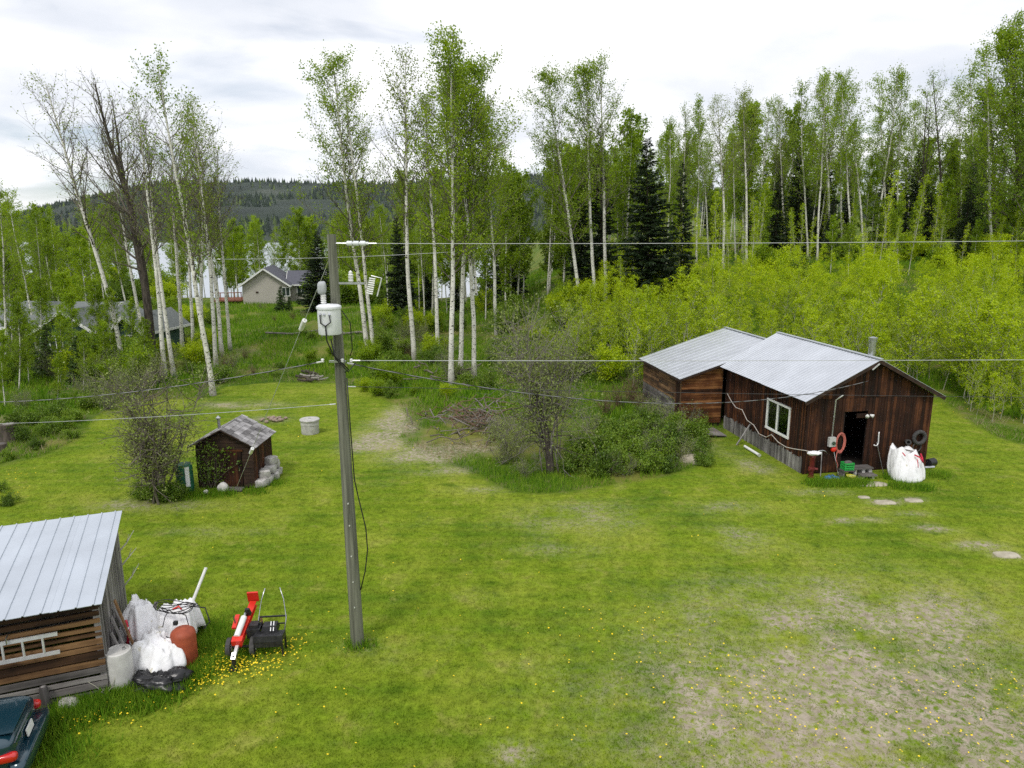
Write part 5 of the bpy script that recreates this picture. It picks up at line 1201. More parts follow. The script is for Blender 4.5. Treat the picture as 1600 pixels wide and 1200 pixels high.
PROTO = {}
def proto(key, parts, h): PROTO.setdefault(key, []).append((parts, h))
for k in range(4): proto('full', make_aspen(100+k, 20, .28+.05*k, .152, 60, 27, .125, gap=.16, fork=(k == 2), sub=(7, 11)), 20)
for k in range(3): proto('sparse', make_aspen(120+k, 20, .36+.06*k, .14, 50, 13, .125, 'leaf_sparse' if k else 'leaf', gap=.30, sub=(7, 11)), 20)
for k in range(3): proto('bare', make_aspen(140+k, 19, .42+.05*k, .15, 52, 5, .11, 'leaf_sparse', gap=.5, sub=(8, 13)), 19)
proto('dark', make_aspen(160, 19, .36, .17, 40, 4, .11, 'leaf_sparse', 'dark_bark', .33, .6, sub=(6, 9), wob=.03, fork=True), 19)
for k in range(2): proto('darkfull', make_aspen(165+k, 20, .42, .16, 44, 15, .13, 'leaf', 'dark_bark', .17, .35, twigmat='dark_bark', fork=(k == 0)), 20)
for k in range(5): proto('back', make_aspen(170+k, 18, .34+.04*(k % 3), .125, 46, 18, .135, 'leaf_far' if k % 2 else 'leaf', r0=.12, gap=.16), 18)
for k in range(4): proto('bushy', make_aspen(190+k, 11, .12+.04*k, .17, 46, 26, .155, 'leaf_far' if k % 2 else 'leaf', r0=.09, gap=.08), 11)
for k in range(2): proto('dense', make_aspen(196+k, 18, .14, .17, 70, 36, .16, 'leaf_bush' if k else 'leaf', 'dark_bark', .20, .06), 18)
for k in range(2): proto('spruce', make_spruce(210+k, 13, .19+.02*k, 'needle', 1.75), 13)
for k in range(2): proto('slim', make_spruce(214+k, 14, .13, 'needle', 1.5), 14)
proto('youngspruce', make_spruce(218, 4, .26, 'needle_young', .8), 4)
for k in range(5): proto('sapling', make_aspen(230+k, 4.4, .10+.03*k, .20, 26, 20, .080, 'leaf_sap', 'pale_stem', .022, .06, twigmat='pale_stem', sub=(3, 6), wob=.05), 4.4)
for k in range(3): proto('slimsap', make_aspen(240+k, 8, .16, .075, 34, 10, .11, 'leaf_sap', 'pale_stem', .04, .12, twigmat='pale_stem', sub=(3, 6), wob=.03), 8)
for k in range(4): proto('bush', make_shrub(260+k, 1.25, 1.3, 13, 34, .085, 'leaf_bush' if k != 1 else 'leaf_dark', sub=6), 1.25)
for k in range(2): proto('lowbush', make_shrub(268+k, .7, 1.0, 11, 24, .075, 'leaf_bush', sub=5), .7)
for k in range(2): proto('willowbush', make_shrub(272+k, 1.7, 1.3, 17, 8, .06, 'leaf_willow', 'grey_twig', 8, .18), 1.7)
for k in range(2): proto('redtwig', make_shrub(276+k, 1.6, 1.1, 26, 2, .05, 'leaf_bush', 'red_twig', 6, .10, lean=(.05, .45)), 1.6)
for k in range(3): proto('greenshrub', make_shrub(280+k, 2.4, 1.6, 13, 44, .11, ('leaf_sap', 'leaf_far', 'leaf_bush')[k], sub=8, r0=.02), 2.4)
proto('willow', make_shrub(290, 6.0, 2.3, 11, 15, .085, 'leaf_willow', 'grey_twig', 26, .13, .034, .06, (.05, .40)), 6.0)
proto('oldshrub', make_shrub(292, 3.4, 1.8, 22, 9, .06, 'leaf_willow', 'twig', 18, .11, .034, .05, (.05, .55)), 3.4)
used_n = {}
def plant(name, kind, x, y, h, label, cat, group=None, tilt=0.0, parts=('trunk', 'crown'), var=None, z=None, tilt_y=0.0, wide=1.0):
    lst = PROTO[kind]; i = used_n.get(kind, 0); used_n[kind] = i+1
    pr_, ph = lst[(i if var is None else var) % len(lst)]
    o = bpy.data.objects.new(name, None); COL.objects.link(o); tag(o, label, cat, group)
    s = h/ph; zz3 = float(terrain(x, y)) if z is None else z
    m_ = Matrix.Translation((x, y, zz3-.05)) @ Matrix.Rotation(tilt, 4, 'Y') @ Matrix.Rotation(tilt_y, 4, 'X') @ Matrix.Rotation(random.uniform(0, 6.28), 4, 'Z') @ Matrix.Diagonal((s*wide, s*wide, s, 1))
    o.matrix_world = m_
    for nm, me in zip(parts, pr_):
        c = bpy.data.objects.new(nm, me); COL.objects.link(c); c.parent = o
    return o
def plant_px(name, kind, bx, by, tx, ty, label, cat='tree', group=None, **kw):
    """a tree whose foot is where the pixel (bx,by) meets the terrain and whose top reaches the sight line of (tx,ty)"""
    x, y = ground_hit(bx, by); z = float(terrain(x, y)); zt = z_at(tx, ty, y); h = max(1.0, zt-z)*(.935 if kind in ('full', 'sparse', 'bare', 'dense', 'back', 'dark', 'darkfull') else 1.0); dx = x_at(tx, ty, y)-x
    return plant(name, kind, x, y, math.hypot(h, dx), label, cat, group, math.atan2(dx, h), **kw)

# ------------------------------------------------------------------ trees named one by one
G_L = 'aspen clump beside the little cabin lawn'
for (k, bx, by, tx, ty, lab) in (
    ('bare', 195, 575, 92, 92, 'thin-leaved aspen leaning hard away from the dark cottonwood'),
    ('bare', 258, 594, 200, 128, 'white aspen trunk close against the dark cottonwood, crown nearly bare'),
    ('bare', 272, 590, 232, 175, 'slightly shorter nearly bare white aspen beside the dark cottonwood'),
    ('sparse', 333, 618, 280, 66, 'tall white aspen at the lawn edge with thinly leafed top'),
    ('bare', 347, 556, 314, 160, 'thin bare aspen behind the lawn-edge aspen of the clump'),
    ('bare', 360, 548, 334, 205, 'thin bare aspen behind the lawn-edge aspen of the clump'),
    ('bare', 302, 556, 286, 215, 'thin bare aspen behind the lawn-edge aspen of the clump'),
    ('bare', 318, 560, 300, 180, 'thin bare aspen behind the lawn-edge aspen of the clump'),
    ('sparse', 338, 575, 305, 130, 'thinly leafed aspen just behind the lawn-edge aspen'),
    ('bare', 232, 560, 172, 200, 'thin bare aspen behind the dark cottonwood'),
    ('bare', 285, 548, 262, 190, 'thin bare aspen behind the dark cottonwood')):
    plant_px('aspen_tree', k, bx, by, tx, ty, lab, 'tree', G_L)
plant_px('cottonwood_tree', 'dark', 238, 578, 196, 100, 'thick dark-barked cottonwood with bare branches among white aspens', 'tree')
G_M = 'tall aspens behind the power pole'
for (k, v, bx, by, tx, ty, lab) in (
    ('full', 0, 575, 550, 518, 58, 'tall leafy aspen whose trunk stands just behind the power pole'),
    ('sparse', 0, 583, 553, 566, 120, 'thinner aspen sharing ground with the leafy one behind the pole'),
    ('sparse', 1, 648, 564, 604, 52, 'tall open-crowned aspen between the pole aspens and the dense group'),
    ('full', 1, 705, 603, 694, 28, 'tallest leafy aspen rising from the brush, trunk marked black'),
    ('full', 3, 719, 585, 728, 70, 'leafy aspen crowded between two taller trunks in the middle group'),
    ('full', 2, 741, 592, 752, 88, 'forked leafy aspen at the edge of the middle group'),
    ('sparse', 2, 684, 562, 662, 118, 'thin aspen behind the tallest leafy aspen'),
    ('full', 1, 776, 524, 765, 150, 'smaller aspen with moss-grey trunk behind the willow'),
    ('full', 0, 908, 487, 858, 88, 'leaning aspen of the trio beside the dark spruce'),
    ('full', 3, 930, 478, 905, 84, 'straight middle aspen of the trio beside the dark spruce'),
    ('sparse', 0, 946, 473, 962, 74, 'open-crowned aspen of the trio, closest to the dark spruce')):
    plant_px('aspen_tree', k, bx, by, tx, ty, lab, 'tree', G_M, var=v)
for (k, v, bx, by, tx, ty, lab) in (
    ('spruce', 0, 1012, 478, 1012, 213, 'broad black-green spruce standing beside the aspen trio'),
    ('slim', 1, 1064, 466, 1066, 250, 'shorter dark spruce just behind the broad black-green spruce'),
    ('spruce', 1, 497, 492, 495, 360, 'dense dark spruce beside the beige house and power pole'),
    ('spruce', 0, 1247, 402, 1248, 226, 'dark spruce behind white aspen trunks above the thicket'),
    ('slim', 0, 1390, 385, 1391, 202, 'narrow dark spruce top showing between tall aspens'),
    ('slim', 1, 940, 455, 936, 195, 'narrow dark spruce behind the aspen trio'),
    ('slim', 0, 905, 455, 912, 250, 'low dark spruce filling the gap behind the aspen trio'),
    ('spruce', 0, 1432, 392, 1436, 232, 'dark spruce behind the black-trunked trees'),
    ('slim', 1, 1322, 392, 1325, 262, 'half-hidden dark spruce among white trunks above the thicket'),
    ('spruce', 1, 1210, 395, 1216, 268, 'low dark spruce at the thicket top'),
    ('spruce', 0, 1520, 400, 1522, 250, 'dark spruce under the big leafy trees on the slope'),
    ('youngspruce', 0, 440, 487, 438, 446, 'small bright spruce in front of the beige house'),
    ('youngspruce', 0, 452, 487, 452, 462, 'smaller spruce tucked beside the bright one at the house'),
    ('youngspruce', 0, 122, 600, 122, 520, 'young dark spruce in the brush before the green house'),
    ('youngspruce', 0, 75, 590, 72, 505, 'young spruce close by the green house wall')):
    plant_px('spruce_tree' if k != 'youngspruce' else 'young_spruce', k, bx, by, tx, ty, lab, 'tree', 'spruces', var=v, wide=1.35 if bx in (497, 1012) else 1.0)
G_R = 'tall aspens above the sapling thicket'
LAB_R = 'tall slim aspen with pale trunk rising above the sapling thicket'
for (bx, ty, by) in ((1042, 178, 425), (1066, 165, 418), (1088, 146, 420), (1108, 172, 412), (1130, 140, 415), (1150, 190, 408), (1166, 132, 420), (1182, 150, 405), (1210, 172, 400), (1228, 152, 405), (1262, 120, 398), (1277, 104, 408), (1296, 112, 402), (1316, 128, 396),
                     (1331, 98, 405), (1349, 108, 398), (1366, 96, 404), (1384, 112, 392), (1402, 108, 398), (1418, 150, 392), (1500, 120, 392), (1528, 92, 398), (1552, 60, 404)):
    plant_px('aspen_tree', random.choice(('back', 'back', 'sparse')), bx, by+jit(8), bx+jit(16), ty-6, LAB_R+(' near the broad spruce' if bx < 1160 else ' behind the workshop ridge' if bx < 1320 else ' behind the steel flue' if bx < 1420 else ' beyond the black-trunked trees'), 'tree', G_R)
for (k, v, bx, by, tx, ty, lab) in (
    ('darkfull', 0, 1441, 402, 1440, 128, 'black-trunked open tree above the thicket, shorter of two'),
    ('darkfull', 1, 1470, 398, 1482, 92, 'black-trunked open tree above the thicket, taller of two'),
    ('dense', 0, 1586, 432, 1592, 22, 'big dark-trunked leafy tree at the top of the lawn slope'),
    ('dense', 1, 1556, 410, 1560, 120, 'dense dark green tree beside the biggest leafy tree'),
    ('dense', 1, 1622, 452, 1630, 60, 'dense leafy tree on the slope beyond the workshop lawn'),
    ('full', 1, 1610, 425, 1604, 5, 'tallest airy aspen over the dense slope trees'),
    ('dense', 0, 1680, 460, 1690, 40, 'dense leafy tree on the slope beyond the workshop lawn'),
    ('dense', 0, 1500, 398, 1500, 232, 'low dense green tree under the black-trunked trees')):
    plant_px('leafy_tree', k, bx, by, tx, ty, lab, 'tree', 'trees on the slope', var=v)
# woods behind, filling the gaps
def woods(n, xr_, yr_, hr, kinds, label, group, name='aspen_tree', ok=None, zones=None):
    c = 0; tries = 0
    while c < n and tries < n*30:
        tries += 1; y = random.uniform(*yr_); px = random.uniform(*xr_); x = (px-800)/FPX*y
        if ok and not ok(x, y, px): continue
        k_ = random.choice(kinds); lab = label.replace('tree', {'bushy': 'low-branched tree', 'back': 'slim-trunked tree', 'spruce': 'spruce', 'slim': 'narrow spruce'}[k_], 1) if 'spruce' not in label else label.replace('spruce', 'narrow spruce' if k_ == 'slim' else 'broad spruce', 1)
        if zones: lab += ' '+zones(px)
        plant(name, k_, x, y, random.uniform(*hr), lab, 'tree', group, jit(.05)); c += 1
woods(64, (600, 1010), (62, 112), (8, 14), ('bushy', 'bushy', 'back'), 'bright green bushy tree in the wood behind the tall aspens', 'wood behind the tall aspens', zones=lambda px: 'and the pole' if px < 680 else 'of the middle group' if px < 800 else 'and the willow')
woods(84, (1010, 1720), (84, 130), (10, 16.5), ('bushy', 'back', 'back'), 'leafy tree deep in the wood on the rise', 'wood on the rise', zones=lambda px: 'behind the broad spruce' if px < 1200 else 'behind the workshop flue' if px < 1420 else 'behind the black-trunked trees')
woods(14, (1010, 1720), (92, 130), (9, 14), ('spruce', 'slim'), 'dark spruce deep in the wood on the rise', 'spruces deep in the wood', 'spruce_tree')
woods(10, (610, 1000), (66, 108), (7, 12), ('spruce', 'slim'), 'dark spruce in the wood behind the tall aspens', 'spruces behind the tall aspens', 'spruce_tree')
woods(110, (-150, 640), (106, 148), (10.0, 13.2), ('back', 'bushy', 'bushy'), 'bright green tree on the lake shore', 'lake shore trees', zones=lambda px: 'behind the green house' if px < 200 else 'seen through the white aspen clump' if px < 370 else 'behind the beige house' if px < 500 else 'behind the power pole')
woods(16, (500, 660), (96, 110), (5, 7.5), ('bushy',), 'bright green tree at the meadow end', 'meadow end trees', zones=lambda px: 'between the beige house and the middle aspens')
woods(26, (470, 650), (104, 142), (10, 13.5), ('bushy', 'bushy', 'back'), 'bright green tree on the lake shore', 'lake shore trees', zones=lambda px: 'between the beige house and the middle aspens')
def clear_house(x, y, px): return not (ghx-10.5 < x < ghx+8 and ghy-2 < y < ghy+9) and not (px > 258)
woods(20, (-120, 262), (63, 100), (8.5, 13), ('bushy', 'bushy', 'back'), 'bright green tree standing behind the green house', 'trees behind the green house', ok=clear_house)
for (k, bx, by, tx, ty) in (('back', 62, 548, 8, 282), ('back', 80, 545, 38, 318), ('bushy', 20, 560, 5, 400), ('bushy', 105, 560, 100, 430), ('bushy', 150, 570, 150, 445), ('back', 10, 580, -20, 270), ('bushy', 45, 600, 40, 500), ('bushy', 130, 615, 128, 520), ('bushy', 8, 640, 0, 520), ('bushy', 90, 628, 90, 555), ('bushy', -30, 610, -40, 420), ('bushy', 60, 580, 60, 440), ('bushy', 118, 585, 112, 462), ('bushy', 175, 575, 170, 455), ('bushy', 205, 582, 205, 470), ('bushy', 30, 610, 24, 470), ('bushy', 160, 600, 162, 505), ('bushy', 225, 590, 228, 500), ('bushy', 95, 600, 95, 490)):
    plant_px('aspen_tree', k, bx, by, tx, ty, 'leafy tree in the brush before the green house', 'tree', 'trees before the green house')

for i in range(44):
    px = random.choice((random.uniform(-60, 262), random.uniform(500, 660))); y = random.uniform(88, 106); x = (px-800)/FPX*y
    plant('shore_bush', 'greenshrub', x, y, random.uniform(2.4, 4.2), 'green bush along the meadow edge '+('behind the green house' if px < 270 else 'behind the power pole'), 'bush', 'meadow edge bushes', jit(.05), ('stems', 'foliage'), wide=1.3)
# ------------------------------------------------------------------ saplings on the slope behind the workshop
def in_thicket(x, y):
    px = 800+FPX*x/y
    if 1395 < px < 1425 and y > 42: return False
    left = 6.2+.10*(y-34) if y < 41 else 3.2+.22*(y-41); right = 34+.55*(y-34)
    if x < left or x > right: return False
    # keep off the workshop and the lawn
    u_ = (x-SX)*math.cos(SAZ)+(y-SY)*math.sin(SAZ); v_ = -(x-SX)*math.sin(SAZ)+(y-SY)*math.cos(SAZ)
    if -2.6 < u_ < SW+1.8 and v_ < EL1+1.0: return False
    if -5.0 < u_ < 0 and v_ < EL1+.6: return False
    return float(lawn_sd(np.array([x]), np.array([y]))[0]) < -.8
pts = []
tries = 0
while len(pts) < 620 and tries < 40000:
    tries += 1; y = 33+31*random.random()**1.05; x = random.uniform(3, 52)
    if in_thicket(x, y) and all((x-a)**2+(y-b2)**2 > .5 for a, b2 in pts): pts.append((x, y))
pts.sort(key=lambda p: p[1])
def zone_s(px): return 'beside the rear wing' if px < 1040 else 'behind the rear wing roof' if px < 1160 else 'behind the workshop ridge' if px < 1340 else 'behind the steel flue' if px < 1400 else 'beyond the brown gap' if px < 1500 else 'at the lawn slope'
for i, (x, y) in enumerate(pts[:290]):
    sh_ = random.uniform(1.9, 4.8)*(.55+.9*float(fbm(x, y, .35, 2)))*(1-.30*min(1, max(0, (y-41)/22)))
    plant('aspen_sapling', 'sapling', x, y, sh_, ('short ' if sh_ < 3.3 else 'tall ')+'yellow-green young aspen in the thicket '+zone_s(800+FPX*x/y), 'sapling', 'sapling thicket', jit(.06), ('stem', 'leaves'), wide=1.15)
# the saplings higher up, standing so close that they read as one mass
VS, FS, VL, k0, l0 = [], [], [], 0, 0
cache = []
for (tm, cm), h in PROTO['sapling']:
    tv = np.zeros(len(tm.vertices)*3, np.float32); tm.vertices.foreach_get('co', tv); cv = np.zeros(len(cm.vertices)*3, np.float32); cm.vertices.foreach_get('co', cv)
    cache.append((cv.reshape(-1, 4, 3)))
for i, (x, y) in enumerate(pts[290:]):
    c = cache[i % len(cache)]; c = c[rng.random(len(c)) < .5]; s = random.uniform(.45, 1.15)*(.5+float(fbm(x, y, .35, 2)))*(1-.28*min(1, max(0, (y-41)/22))); a = random.uniform(0, 6.28)
    rot = np.array([[math.cos(a), -math.sin(a), 0], [math.sin(a), math.cos(a), 0], [0, 0, 1]])*s
    VL.append((c.reshape(-1, 3)@rot.T)*np.array([1.25, 1.25, 1])+np.array([x, y, float(terrain(x, y))]))
V = np.concatenate(VL)
tag(obj('sapling_thicket', mesh_np('sapling_thicket', V, [np.arange(len(V)).reshape(-1, 4)], M['leaf_sap'])), 'mass of yellow-green saplings high on the slope behind the workshop', 'thicket', kind='stuff')
for (bx, by, tx, ty) in ((1530, 628, 1528, 470), (1512, 622, 1500, 505), (1548, 632, 1555, 480), (1500, 606, 1492, 480)):
    plant_px('aspen_sapling', 'sapling', bx, by, tx, ty, 'pale-stemmed sapling at the lawn edge beyond the workshop', 'sapling', 'lawn edge saplings', parts=('stem', 'leaves'), wide=1.2)
for (bx, by, tx, ty) in ((1060, 470, 1062, 330), (1085, 462, 1090, 322), (1112, 455, 1112, 300), (1140, 450, 1138, 330), (1172, 448, 1180, 305), (975, 500, 972, 400), (1024, 480, 1028, 420), (1350, 430, 1352, 345), (1388, 420, 1400, 312), (1245, 430, 1240, 330), (1160, 470, 1160, 345), (990, 520, 988, 440)):
    plant_px('slender_aspen', 'slimsap', bx, by, tx, ty, 'slender young aspen standing taller than the thicket around it', 'tree', 'slender aspens in the thicket', parts=('stem', 'leaves'))
c = 0
while c < 75:      # understory between the thicket and the tall trunks
    y = random.uniform(60, 88); px = random.uniform(1015, 1640); x = (px-800)/FPX*y
    k = random.choice(('slimsap', 'slimsap', 'slimsap', 'greenshrub', 'bushy', 'slim'))
    wz = 'near the broad spruce' if px < 1180 else 'behind the workshop ridge' if px < 1340 else 'behind the steel flue' if px < 1430 else 'under the black-trunked trees'
    if k == 'slimsap': plant('slender_aspen', k, x, y, random.uniform(4.5, 9.5), 'slender pale young aspen among tall trunks '+wz, 'tree', 'slender aspens among the trunks', jit(.04), ('stem', 'leaves'))
    elif k == 'greenshrub': plant('undergrowth_bush', k, x, y, random.uniform(1.5, 3), 'leafy bush under the tall trunks '+wz, 'bush', 'bushes under the trunks', jit(.05), ('stems', 'foliage'), wide=1.3)
    elif k == 'slim': plant('spruce_tree', k, x, y+8, random.uniform(6, 11), 'dark young spruce among the tall trunks '+wz, 'tree', 'young spruces among the trunks', jit(.03), wide=1.3)
    else: plant('leafy_tree', k, x, y+4, random.uniform(4, 8), 'low leafy tree among the tall trunks '+wz, 'tree', 'low trees among the trunks', jit(.04))
    c += 1
plant_px('leafy_tree', 'bushy', 1405, 432, 1405, 318, 'round yellow-green young tree at the head of the thicket gap', 'tree')

# ------------------------------------------------------------------ the wild strip in the middle
plant_px('willow_tree', 'willow', 862, 738, 842, 495, 'grey-green many-stemmed willow standing over the bushes', 'tree', parts=('stems', 'foliage'), var=0, wide=.92)
x, y = ground_hit(860, 738)
o = thing('dead_branch_tree', 'dark crooked trunk with dead side branches in front of the willow', 'tree', (x, y-.1, 0), 0)
r_ = np.random.default_rng(5); w = Wood(); tr = np.array([(0, 0, -.1), (-.05, 0, .7), (-.22, .05, 1.6), (-.42, .0, 2.5), (-.62, .1, 3.3), (-.95, .0, 4.3)]); w.tube(tr, [.17, .14, .12, .09, .06, .02], 8); 
for k in range(26):
    i = r_.integers(1, 5); a = r_.uniform(0, 6.28); b2 = curve(tr[i]+(tr[i+1]-tr[i])*r_.random(), (math.cos(a)-.35, math.sin(a)*.6, r_.uniform(-.35, .5)), r_.uniform(.6, 1.9), 6, .22, r_); w.tube(b2, .028*(1-np.linspace(0, .85, 7)), 4)
    for m_ in range(6): w.tube(curve(b2[r_.integers(2, 7)], r_.normal(size=3), r_.uniform(.2, .6), 3, .25, r_), .009*np.array([1, .7, .5, .2]), 3)
obj('trunk', w.mesh('trunk', [M['dark_bark']]), o)
tw = Wood()
for k in range(40): tw.tube(curve(np.array([-.55, -.2, 1.1])+r_.normal(size=3)*np.array([.45, .25, .35]), r_.normal(size=3), r_.uniform(.4, .9), 4, .3, r_), .007*np.array([1, .8, .6, .4, .2]), 3)
obj('twig_tangle', tw.mesh('twig_tangle', [M['grey_twig']]), o)
G_B = 'bushes in the wild strip'
def bush_px(kind, bx, by, h, label, group=G_B, name='leafy_bush', cat='bush', wide=1.0):
    x, y = ground_hit(bx, by); plant(name, kind, x, y, h, label, cat, group, jit(.08), ('stems', 'foliage'), wide=wide)
LB = 'low leafy green bush in the wild strip before the workshop wing'
for (bx, by, h) in ((905, 735, 1.0), (935, 742, .95), (968, 728, 1.25), (1000, 735, 1.0), (1030, 722, 1.2), (1058, 710, 1.15), (1085, 712, .9), (940, 712, 1.3), (985, 705, 1.35), (1020, 695, 1.3), (1050, 688, 1.2), (1078, 690, 1.1), (905, 712, 1.1), (1000, 680, 1.3), (960, 690, 1.3), (1095, 728, .6), (890, 742, .7), (1040, 738, .6)):
    bush_px('bush', bx, by, h, LB)
for (bx, by, h) in ((1010, 720, 1.2), (1066, 722, 1.0), (950, 738, .9), (1040, 672, 1.4), (915, 690, 1.5), (800, 700, 1.4), (780, 690, 1.2), (1045, 706, 1.3), (980, 742, .8)): bush_px('willowbush', bx, by, h, 'grey twiggy bush with few leaves among the green bushes', 'twiggy bushes in the wild strip', 'twiggy_bush')
for (bx, by, h) in ((965, 640, 1.5), (985, 632, 1.6), (945, 650, 1.3), (1000, 645, 1.3), (640, 560, 1.2), (520, 500, 1.0)): bush_px('redtwig', bx, by, h, 'reddish bare-twigged bush in the wild strip', 'red-twigged bushes', 'twiggy_bush')
for (bx, by, h) in ((800, 720, 1.6), (820, 745, .8), (785, 725, .9), (840, 600, 2.2), (800, 590, 2.0), (870, 640, 1.8), (890, 600, 2.3)): bush_px('willowbush', bx, by, h, 'grey twiggy bush around the willow foot', 'twiggy bushes at the willow', 'twiggy_bush')
plant_px('old_shrub', 'oldshrub', 248, 783, 234, 608, 'old many-stemmed shrub with sparse leaves beside the cabin', 'shrub', parts=('stems', 'foliage'))
for (bx, by, h) in ((228, 780, .7), (265, 782, .8), (283, 779, .6)): bush_px('bush', bx, by, h, 'dark low bush at the foot of the old shrub', 'bushes at the old shrub')
for (bx, by, h) in ((40, 690, .8), (75, 680, .8), (100, 672, .8), (55, 668, .9), (25, 665, .8), (85, 655, 1.0), (120, 660, .8), (10, 720, .5), (60, 702, .5), (112, 685, .5), (140, 640, 1.0), (0, 770, .5), (12, 790, .4)): bush_px('bush', bx, by, h, 'low leafy bush around the grey stumps', 'bushes at the stumps')
for (bx, by, h) in ((170, 640, 1.8), (200, 625, 2.0), (185, 600, 2.2), (225, 615, 2.0), (160, 610, 2.0), (245, 600, 1.8), (35, 640, 1.2), (140, 625, 1.6)): bush_px('willowbush', bx, by, h, 'grey twiggy bush under the white aspen clump', 'twiggy bushes at the aspen clump', 'twiggy_bush')
def place(px):
    return ('before the green house' if px < 230 else 'around the white aspen clump' if px < 380 else 'on the grassy bank' if px < 560 else 'below the aspens behind the pole' if px < 690 else 'below the dense middle aspens' if px < 800 else 'around the willow')
c = 0
while c < 170:
    px, py = random.uniform(0, 1010), random.uniform(478, 612); x, y = ground_hit(px, py)
    if float(lawn_sd(np.array([x]), np.array([y]))[0]) > -1.0 or abs(x-bhx) < 6 and abs(y-bhy) < 4: continue
    if 340 < px < 560 and random.random() < .25: continue
    k = random.choice(('bush', 'greenshrub', 'greenshrub', 'lowbush', 'willowbush') if not 340 < px < 560 else ('bush', 'lowbush', 'redtwig', 'willowbush', 'greenshrub')); h = {'bush': 1.3, 'greenshrub': 1.9, 'lowbush': .8, 'willowbush': 1.6, 'redtwig': 1.6}[k]*random.uniform(.7, 1.25)
    if 360 < px < 560: h *= .5
    where = place(px)
    if k == 'redtwig': plant('twiggy_bush', k, x, y, h, 'reddish bare-twigged low bush on the grassy bank', 'bush', 'red twigs on the bank', jit(.1), ('stems', 'foliage'))
    elif k == 'willowbush': plant('twiggy_bush', k, x, y, h, 'grey twiggy bush in the undergrowth '+where, 'bush', 'twiggy undergrowth '+where, jit(.1), ('stems', 'foliage'))
    else: plant('undergrowth_bush', k, x, y, h, {'bush': 'low green', 'lowbush': 'very low green', 'greenshrub': 'tall bright green'}[k]+' leafy bush in the undergrowth '+where, 'bush', 'green undergrowth '+where, jit(.1), ('stems', 'foliage'))
    c += 1
for (bx, by, h) in ((590, 618, 1.0), (610, 622, .9), (570, 612, .8), (650, 618, .7), (760, 610, 1.2), (700, 622, .8)): bush_px('greenshrub', bx, by, h, 'dark green bush at the far lawn edge behind the pole', 'bushes at the far lawn edge')
for (bx, by) in ((1008, 700), (1012, 660), (1075, 668), (1000, 610), (1010, 575), (985, 590)): bush_px('willowbush', bx, by, 1.2, 'grey twiggy bush close to the workshop wing', 'bushes at the workshop wing', 'twiggy_bush')
# vine on the cabin
r_ = np.random.default_rng(9); vn = thing('climbing_vine', 'leafy vine climbing the dark cabin front', 'vine', (CX0, CY0-.04, 0), R(-1)); w = Wood(); LP = []
for k in range(9):
    c = curve((r_.uniform(.1, .7), -.03, .02), (r_.normal()*.25, 0, 1), r_.uniform(1.2, 1.9), 9, .16, r_); c[:, 1] = -.03-r_.random(10)*.03; w.tube(c, .008*(1-np.linspace(0, .6, 10)), 4)
    n = 46; i = r_.integers(2, 10, n); LP.append(c[i]+r_.normal(size=(n, 3))*np.array([.10, .02, .09]))
n = 70; LP.append(np.stack([r_.uniform(.2, 1.5, n), np.full(n, -.06), 1.45+r_.normal(size=n)*.1], 1))
P = np.concatenate(LP); P[:, 1] = np.minimum(P[:, 1], -.02); P = P[(P[:, 2] < CE+.35)]
obj('stems', w.mesh('stems', [M['twig']]), vn); obj('leaves', leaf_mesh('leaves', P, .085, M['leaf_bush'], r_), vn)

# ------------------------------------------------------------------ grass, flowers
def blades(name, P, h, wdt, mat, lean=.5, label=None, cat='grass'):
    n = len(P); a = rng.uniform(0, 6.28, n); hh_ = h*rng.uniform(.5, 1.3, n); ww_ = wdt*rng.uniform(.7, 1.3, n)
    dx, dy = np.cos(a), np.sin(a); l_ = lean*hh_*rng.uniform(.2, 1.2, n); b2 = rng.uniform(0, 6.28, n)
    z = terrain(P[:, 0], P[:, 1])-.01
    V = np.zeros((n, 3, 3)); V[:, 0] = np.stack([P[:, 0]-dx*ww_, P[:, 1]-dy*ww_, z], 1); V[:, 1] = np.stack([P[:, 0]+dx*ww_, P[:, 1]+dy*ww_, z], 1)
    V[:, 2] = np.stack([P[:, 0]+np.cos(b2)*l_, P[:, 1]+np.sin(b2)*l_, z+hh_], 1)
    return tag(obj(name, mesh_np(name, V.reshape(-1, 3), [np.arange(n*3).reshape(n, 3)], mat)), label, cat, kind='stuff')
def scatter(n, y0, y1, pad=1.04, power=1.0, k=.735):
    y = y0+(y1-y0)*rng.random(n)**power; x = (rng.random(n)*2-1)*(k*(y*math.cos(PITCH)+CAM_H*math.sin(PITCH))+1.0)*pad
    return np.stack([x, y], 1)
def keep_off(P):
    u_ = (P[:, 0]-SX)*math.cos(SAZ)+(P[:, 1]-SY)*math.sin(SAZ); v_ = -(P[:, 0]-SX)*math.sin(SAZ)+(P[:, 1]-SY)*math.cos(SAZ)
    s1 = ((u_ > -.02) & (u_ < SW) & (v_ > -.02) & (v_ < EL1)) | ((u_ > EU0) & (u_ < SW) & (v_ > EL0) & (v_ < EL1))
    lx = (P[:, 0]-QX)*math.cos(QA)+(P[:, 1]-QY)*math.sin(QA); ly = -(P[:, 0]-QX)*math.sin(QA)+(P[:, 1]-QY)*math.cos(QA)
    s2 = (lx > -LL) & (lx < .02) & (ly > -.02) & (ly < LD)
    s3 = (P[:, 0] > CX0) & (P[:, 0] < CX1) & (P[:, 1] > CY0) & (P[:, 1] < CY0+CL)
    return ~(s1 | s2 | s3)
P = scatter(640000, 9.0, 44, power=1.35); P = P[keep_off(P)]
sd_ = lawn_sd(P[:, 0], P[:, 1]); dm = dirt_mask(P[:, 0], P[:, 1]); tuft = fbm(P[:, 0], P[:, 1], 4.2, 3)
P = P[(sd_ > -.2) & (rng.random(len(P)) > dm*1.0-(tuft-.5)*.9) & (rng.random(len(P)) < .35+1.3*tuft)]
